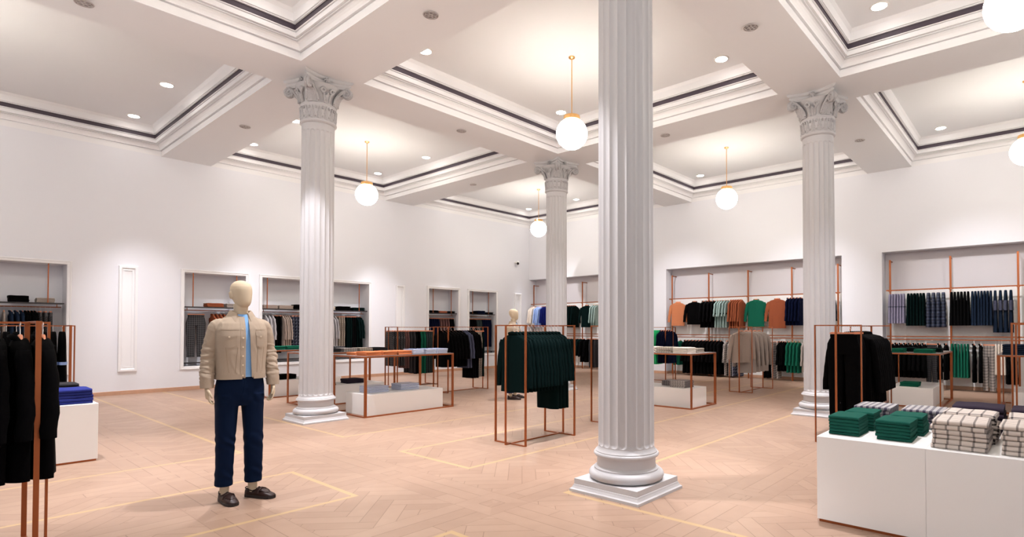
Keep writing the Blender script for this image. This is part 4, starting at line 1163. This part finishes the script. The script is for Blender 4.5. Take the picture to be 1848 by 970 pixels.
def mannequin_body():
    mb = MB()
    # head: smooth egg, chin forward
    hp = [(1.632, .018, .018, -.040), (1.640, .036, .042, -.038), (1.655, .050, .060, -.032), (1.675, .060, .073, -.024), (1.70, .068, .084, -.015), (1.728, .0735, .092, -.007),
          (1.757, .077, .097, -.002), (1.785, .0775, .098, .001), (1.810, .074, .093, .003), (1.833, .064, .080, .005), (1.849, .048, .060, .006), (1.859, .028, .035, .007), (1.863, .010, .012, .007)]
    hm = MB(); hm.loft([er(0, y, z, rx, ry, 32, 2.05) for z, rx, ry, y in hp])
    for sd in (-1, 1):
        hm.ell((sd*.075, .018, 1.735), (.010, .024, .033), 14, 10); hm.ell((sd*.081, .024, 1.750), (.007, .015, .015), 10, 8)
    hm.ell((0, -.084, 1.715), (.018, .014, .040), 14, 10)      # faint bridge of the abstract face
    ct, st = math.cos(.32), math.sin(.32)                       # head turned slightly to its left
    hm.v = [(x*ct - y*st, x*st + y*ct, z) for x, y, z in hm.v]
    mb.add(hm.v, hm.f)
    mb.loft([er(0, .012, 1.48, .075, .066), er(0, .008, 1.54, .058, .058), er(0, .004, 1.60, .053, .056), er(0, .002, 1.66, .055, .062)])
    # torso, hips
    mb.loft([er(0, .0, z, rx, ry, 32, 2.5) for z, rx, ry in ((.90, .12, .09), (.95, .165, .105), (1.04, .155, .10), (1.14, .14, .095), (1.25, .155, .105), (1.36, .175, .115), (1.44, .175, .105), (1.49, .14, .085), (1.525, .07, .06))])
    for sd in (-1, 1):
        A = ARM[sd]
        limb(mb, [A[0], A[1], A[2]], [.052, .042, .027])
        limb(mb, [Vector((sd*.085, 0, .93)), Vector((sd*.098, -.01, .50)), Vector((sd*.105, .02, .16)), Vector((sd*.106, .02, .075))], [.068, .050, .036, .036])
        mb.ell((sd*.106, .015, .055), (.028, .04, .028), 14, 10)
        # hand: palm faces the thigh, fingers hang slightly curled
        w_ = A[2]; k = A[3]
        d = (k - w_).normalized()
        side = Vector((0, -1, 0)); side = (side - d*side.dot(d)).normalized()       # towards the thumb (forward)
        nrm = Vector((-sd, 0, 0)); nrm = (nrm - d*nrm.dot(d) - side*nrm.dot(side)).normalized()   # palm direction
        rows = []
        for f, ww, th in ((-.12, .020, .017), (.12, .026, .016), (.45, .036, .016), (.8, .041, .015), (1.02, .038, .013), (1.08, .030, .009)):
            c0 = w_ + d*(.088*f); row = []
            for i in range(18):
                a = 2*PI*i/18; row.append(c0 + side*(ww*math.cos(a)) + nrm*(th*math.sin(a)))
            rows.append(row)
        mb.loft(rows)
        for q, (off, ln) in enumerate(((.030, .070), (.0105, .078), (-.0095, .073), (-.028, .058))):
            p = w_ + d*.080 + side*off; pts = [p - d*.02]; dirv = (d + side*(off*1.2)).normalized()
            cur = .12 + .07*q
            for sg, fr in enumerate((.44, .32, .24)):
                dirv = (dirv + nrm*math.tan(cur + .18*sg)).normalized()
                pts.append(pts[-1] + dirv*(ln*fr + (.02 if sg == 0 else 0)))
            mb.tube([tuple(v) for v in pts], [.0092, .0090, .0082, .0064], 12); mb.ell(tuple(pts[-1]), (.0064, .0064, .0064), 10, 8)
        p = w_ + d*.025 + side*.022
        q1 = p + (d*.55 + side*.8 + nrm*.15).normalized()*.034
        q2 = q1 + (d*.9 + side*.25 + nrm*.3).normalized()*.030
        q3 = q2 + (d*1.0 + side*.0 + nrm*.35).normalized()*.024
        mb.tube([tuple(p), tuple(q1), tuple(q2), tuple(q3)], [.014, .0115, .0098, .0075], 12); mb.ell(tuple(q3), (.0075,)*3, 10, 8)
    return remeshed('body', mb, 'mann', .0045, 3)
def wr(p, n_, amp, sx, sz, ph=0.0):
    """cloth folds as small displacements along the normal"""
    q = Vector((p.x*sx + ph, p.y*sx, p.z*sz))
    return p + n_*(amp*noise.noise(q))
def jacket_mesh():
    mb = MB()
    mb.loft([er(0, y, z, rx, ry, 36, 2.7) for z, rx, ry, y in ((1.035, .178, .126, -.004), (1.07, .182, .130, -.004), (1.12, .182, .130, -.002), (1.20, .184, .130, 0), (1.30, .190, .132, 0), (1.39, .192, .130, 0), (1.45, .188, .120, .002), (1.492, .176, .104, .004), (1.522, .148, .088, .008), (1.546, .112, .076, .010), (1.566, .078, .064, .010), (1.574, .065, .058, .010))])
    for sd in (-1, 1):
        A = ARM[sd]
        limb(mb, [A[0] + Vector((-sd*.03, 0, -.01)), A[0] + Vector((sd*.02, 0, -.02)), A[1] + Vector((0, 0, .01)), A[2] + Vector((0, 0, .055)), A[2] + Vector((0, 0, .0))], [.055, .056, .050, .044, .041])
    def fn(p, n_):
        big = 1.0
        arm = abs(p.x) > .198
        if arm:   # rings of folds around the elbow
            e = math.exp(-((p.z - 1.20)/.085)**2)
            p = p + n_*(.0050*e*math.sin(p.z*105 + p.y*70 + 2.5*noise.noise(p*14)))
            e2 = math.exp(-((p.z - 1.08)/.035)**2); p = p + n_*(.003*e2*math.sin(p.z*140 - p.y*60 + 2*noise.noise(p*18)))
        q = Vector((p.x*7 + p.y*5, p.y*7 - p.x*3, p.z*(20 if arm else 5) + p.x*9))
        rg = max(0, 1 - abs(noise.noise(q))*3.2)**2
        k2 = (math.exp(-((p.z - 1.23)/.10)**2) + .7*math.exp(-((p.z - 1.04)/.07)**2) + .25) if arm else .28
        if arm: k2 *= max(0, min(1, (p.z - 1.02)/.05))
        p = p + n_*(.0085*rg*k2)
        return wr(p, n_, .006 if arm else .0045, 9, 7)
    me = remeshed('jacket', mb, 'jacket', .0055, 4, fn)
    # open front: cut a slit that widens a little towards the hem
    bm = bmesh.new(); bm.from_mesh(me)
    def gap(p): 
        f = max(0, min(1, (p.z - 1.03)/.5)); 
        return .016 - .004*f < p.x < .066 - .024*f and p.y < -.02
    dele = [f for f in bm.faces if (lambda c: gap(c) or (c.z < 1.040 and abs(c.x) < .197) or (c.z > 1.564 and abs(c.x) < .08) or (abs(c.x) > .19 and c.z < .975 and abs(f.normal.z) > .8))(f.calc_center_median())]
    bmesh.ops.delete(bm, geom=dele, context='FACES'); bm.to_mesh(me); bm.free()
    return me
def build_mannequin(loc, rz, label):
    t = thing('mannequin', label, 'mannequin', loc, rz, None)
    link('body', mannequin_body(), t)
    # light blue shirt inside the jacket
    mb = MB(); mb.loft([er(0, 0, z, rx, ry, 36, 2.6) for z, rx, ry in ((1.045, .155, .117), (1.2, .160, .120), (1.36, .170, .121), (1.45, .165, .110), (1.51, .13, .086), (1.548, .085, .068), (1.572, .064, .060))])
    sh = link('shirt', mb.mesh('shirt', 'tee', 60), t)
    cl = MB(); cl.tube([(.066*math.sin(a)*1.02, .008 - .066*math.cos(a), 1.574 + .014*math.cos(a)*-1) for a in [2*PI*k/24 for k in range(25)]], .007, 8)
    link('neckband', cl.mesh('neckband', 'tee', 60), sh)
    jm = jacket_mesh(); jo = link('jacket', jm, t)
    so = jo.modifiers.new('thickness', 'SOLIDIFY'); so.thickness = .005; so.offset = 1
    bm = bmesh.new(); bm.from_mesh(jm); bvh = BVHTree.FromBMesh(bm); bm.free()
    def surf(x, z, off=.0):
        y = -.128
        for dx in (0, .008, .016, .026, -.008, -.016):
            h = bvh.ray_cast(Vector((x + dx, -.5, z)), Vector((0, 1, 0)))
            if h[0] and h[0].y < -.04: y = h[0].y; break
        return Vector((x, y - .005 - off, z))
    def patch(name, outline_fn, u, v, thick, m, off=.0005):
        g = [[surf(*outline_fn(a/u, b/v), 0) for a in range(u+1)] for b in range(v+1)]
        mb2 = MB(); n_ = (u+1)*(v+1)
        for lift in (off, off + thick):
            for row in g:
                for p in row: mb2.v.append((p.x, p.y - lift, p.z))
        for b in range(v):
            for a in range(u):
                i = b*(u+1) + a
                mb2.f.append((i, i+1, i+u+2, i+u+1)); mb2.f.append((n_+i+u+1, n_+i+u+2, n_+i+1, n_+i))
        edge = [a for a in range(u+1)] + [(b+1)*(u+1) + u for b in range(v)] + [v*(u+1) + u - 1 - a for a in range(u)] + [(v-1-b)*(u+1) for b in range(v-1)]
        for k in range(len(edge)):
            a, b = edge[k], edge[(k+1) % len(edge)]; mb2.f.append((a, n_+a, n_+b, b))
        return link(name, mb2.mesh(name, m, 40), jo)
    # chest pockets with pointed flaps, plackets, yoke seam
    for x0, x1 in ((-.162, -.052), (.092, .165)):
        xm = (x0+x1)/2
        pk = patch('chest_pocket', lambda a, b: (x0 + (x1-x0)*a + (.006 if a < .5 else -.006)*(1-b), 1.418 - (.110 + .022*(1-abs(2*a-1)))*(1-b)), 12, 10, .0022, 'jacket', .0020)
        fl_ = patch('pocket_flap', lambda a, b: (x0 - .003 + (x1-x0+.006)*a, 1.425 - (.030 + .026*(1-abs(2*a-1)))*(1-b)), 12, 5, .0030, 'jacket', .0030)
        p = surf(xm, 1.383, .007); MBb = MB().tube([(p.x, p.y, p.z), (p.x, p.y-.004, p.z)], .0075, 12); link('button', MBb.mesh('button', 'button', 50), jo)
    patch('placket', lambda a, b: (-.024 + .034*a, 1.045 + .490*b), 4, 30, .0025, 'jacket')
    patch('placket', lambda a, b: (.060 - .020*b + .034*a, 1.045 + .465*b), 4, 30, .0022, 'jacket')
    for k in range(6):
        p = surf(-.008, 1.060 + .075*k + (.012 if k else 0), .003)
        link('button', MB().tube([(p.x, p.y, p.z), (p.x, p.y-.004, p.z)], [.0075, .0068], 12).mesh('button', 'button', 50), jo)
    def seam(pts): 
        q = [tuple(surf(x, z, .0005)) for x, z in pts]
        link('seam', MB().tube(q, .0022, 6).mesh('seam', 'jacket_d', 60), jo)
    seam([(-.172 + .0150*k, 1.440) for k in range(10)]); seam([(.090 + .0085*k, 1.440) for k in range(10)])
    for x0, x1 in ((-.045, -.062), (-.130, -.105), (.105, .100), (.155, .140)):
        seam([(x0 + (x1-x0)*k/14, 1.295 - .21*k/14 + .0) for k in range(15)])
    # waistband, cuffs, collar
    def open_ring(z0, z1, rx, ry, g0, g1, name, rise=0.0):
        mb2 = MB(); N_ = 44; rows = []
        for i in range(N_+1):
            a = g0 + (g1-g0)*i/N_
            c, s_ = math.cos(a), math.sin(a)
            ex = 2/2.7; x = abs(c)**ex*(1 if c >= 0 else -1); y = abs(s_)**ex*(1 if s_ >= 0 else -1)
            rows.append([((rx)*x, ry*y - .004, z0), ((rx+.006)*x, (ry+.006)*y - .004, z0), ((rx+.006)*x, (ry+.006)*y - .004, z1), (rx*x, ry*y - .004, z1)])
        mb2.loft(rows); return link(name, mb2.mesh(name, 'jacket', 40), jo)
    open_ring(1.030, 1.072, .182, .1315, -PI/2 + .30, 1.5*PI - .02, 'waistband')
    for sd in (-1, 1):
        A = ARM[sd]; c = A[2]
        link('cuff', MB().loft([er(c.x, c.y, .967, .034, .034, 24), er(c.x, c.y, .965, .0475, .0475, 24), er(c.x - sd*.002, c.y+.008, 1.022, .0530, .0530, 24), er(c.x, c.y+.008, 1.024, .042, .042, 24)]).mesh('cuff', 'jacket', 40), jo)
    mb2 = MB(); rows = []
    NN = 40
    for i in range(NN+1):
        f = i/NN; a = -PI/2 + .50 + (2*PI - .95)*f        # from right front around the back to left front
        c, s_ = math.cos(a), math.sin(a)
        front = max(0, -s_)                           # 0 at back, 1 at front
        zt = 1.606 - .030*front**1.5
        def P(rx, ry, z): return (rx*c, .010 + ry*s_, z)
        drop = .052 + .020*front
        rows.append([P(.066, .062, 1.566 - .012*front), P(.072, .068, zt), P(.078, .074, zt + .003), P(.086 + .012*front, .080, zt - .008), P(.112 + .012*front, .098 + .020*front, zt - drop), P(.107 + .010*front, .093 + .018*front, zt - drop - .003), P(.076, .072, zt - .020)])
    mb2.loft(rows); link('collar', mb2.mesh('collar', 'jacket', 50), jo)
    # trousers
    mb = MB()
    mb.loft([er(0, y, z, rx, ry, 36, 2.5) for z, rx, ry, y in ((1.055, .165, .110, 0), (1.0, .174, .117, 0), (.95, .182, .122, .004), (.90, .186, .122, .006), (.85, .184, .115, .006), (.80, .165, .09, .006))])
    for sd in (-1, 1):
        mb.loft([er(sd*x, y, z, rx, ry, 28, 2.4) for z, x, y, rx, ry in ((.90, .092, .006, .092, .116), (.82, .096, .006, .088, .108), (.72, .100, .002, .080, .096), (.60, .103, -.004, .074, .086), (.50, .105, -.006, .071, .082), (.40, .107, .0, .069, .079), (.28, .109, .010, .067, .078), (.18, .110, .018, .066, .076), (.135, .110, .020, .066, .076))])
    def fnt(p, n_):
        k = math.exp(-((p.z-.50)/.07)**2) + .6*math.exp(-((p.z-.86)/.05)**2) + .8*math.exp(-((p.z-.24)/.07)**2)
        p = p + n_*(.0035*k*math.sin(p.z*70 + p.x*60 + p.y*35 + 2*noise.noise(p*10)))
        return wr(p, n_, .006, 8, 4, 3.1)
    tm = remeshed('trousers', mb, 'navy_t', .006, 4, fnt); tr = link('trousers', tm, t)
    bm = bmesh.new(); bm.from_mesh(tm); bvh2 = BVHTree.FromBMesh(bm); bm.free()
    fly = []
    for k in range(12):
        z = 1.03 - .016*k; h = bvh2.ray_cast(Vector((.012 - .0002*k*k, -.5, z)), Vector((0, 1, 0))); fly.append(tuple(h[0] + Vector((0, -.001, 0))) if h[0] else (.01, -.12, z))
    link('fly_seam', MB().tube(fly, .0022, 6).mesh('fly_seam', 'navy_t', 60), tr)
    # loafers
    for sd in (-1, 1):
        ang = .18 if sd < 0 else .62
        so_ = bpy.data.objects.new('loafer', None)
        prof = [(-.092, .020, .0, .072), (-.085, .030, .0, .074), (-.055, .035, .0, .066), (-.02, .037, .0, .058), (.012, .041, .0, .070), (.03, .043, .0, .084), (.06, .046, .0, .080), (.10, .049, .0, .066), (.135, .047, .0, .050), (.165, .040, .0, .040), (.183, .026, .0, .032), (.190, .010, .0, .026)]
        mb3 = MB(); rows = []
        for y, hw, _, hz in prof:
            row = []
            for i in range(20):
                a = 2*PI*i/20; c, s_ = math.cos(a), math.sin(a)
                zz = .022 + (hz-.022)*max(0, s_)**.8 if s_ > 0 else .022 + .006*s_
                x = hw*abs(c)**.8*(1 if c >= 0 else -1)
                row.append((x, -y, zz))
            rows.append(row)
        mb3.loft(rows)
        lo = link('loafer', mb3.mesh('loafer', 'loafer', 60), t, (sd*.106 + .03*math.sin(ang), .020 - .035*math.cos(ang), 0), (0, 0, ang))
        sl = MB(); rows = []
        for z, g in ((0.0, .001), (.018, .002), (.024, .0)):
            out = [(hw + g, -y, z) for y, hw, _, hz in prof] + [(-hw - g, -y, z) for y, hw, _, hz in reversed(prof)]
            rows.append(out)
        sl.loft(rows); link('sole', sl.mesh('sole', 'sole', None), lo)
        link('apron_seam', MB().tube([(.037*math.cos(a), -.075 - .062*math.sin(a), .070 - .020*math.sin(a)) for a in [-.2 + (PI + .4)*k/20 for k in range(21)]], .0028, 6).mesh('apron_seam', 'loafer', 60), lo)
        link('strap', MB().tube([(-.044, -.066, .042), (-.034, -.064, .070), (0, -.062, .083), (.034, -.064, .070), (.044, -.066, .042)], .009, 8).mesh('strap', 'loafer', 60), lo)
        link('topline', MB().tube([(.030, -.028, .072), (.036, .0, .060), (.034, .05, .068), (.022, .085, .078), (0, .093, .082), (-.022, .085, .078), (-.034, .05, .068), (-.036, .0, .060), (-.030, -.028, .072), (0, -.036, .090), (.030, -.028, .072)], .0045, 8).mesh('topline', 'loafer', 60), lo)
    return t
m1 = build_mannequin((1.83, 5.22, 0), -.15, 'faceless mannequin in sand denim jacket, navy trousers and brown loafers, left foreground')
m2 = copy_tree(m1); m2.location = (8.09, 8.34, 0); m2.rotation_euler = (0, 0, .35)
m2['label'] = 'faceless mannequin in a sand jacket standing behind the central clothes rack'
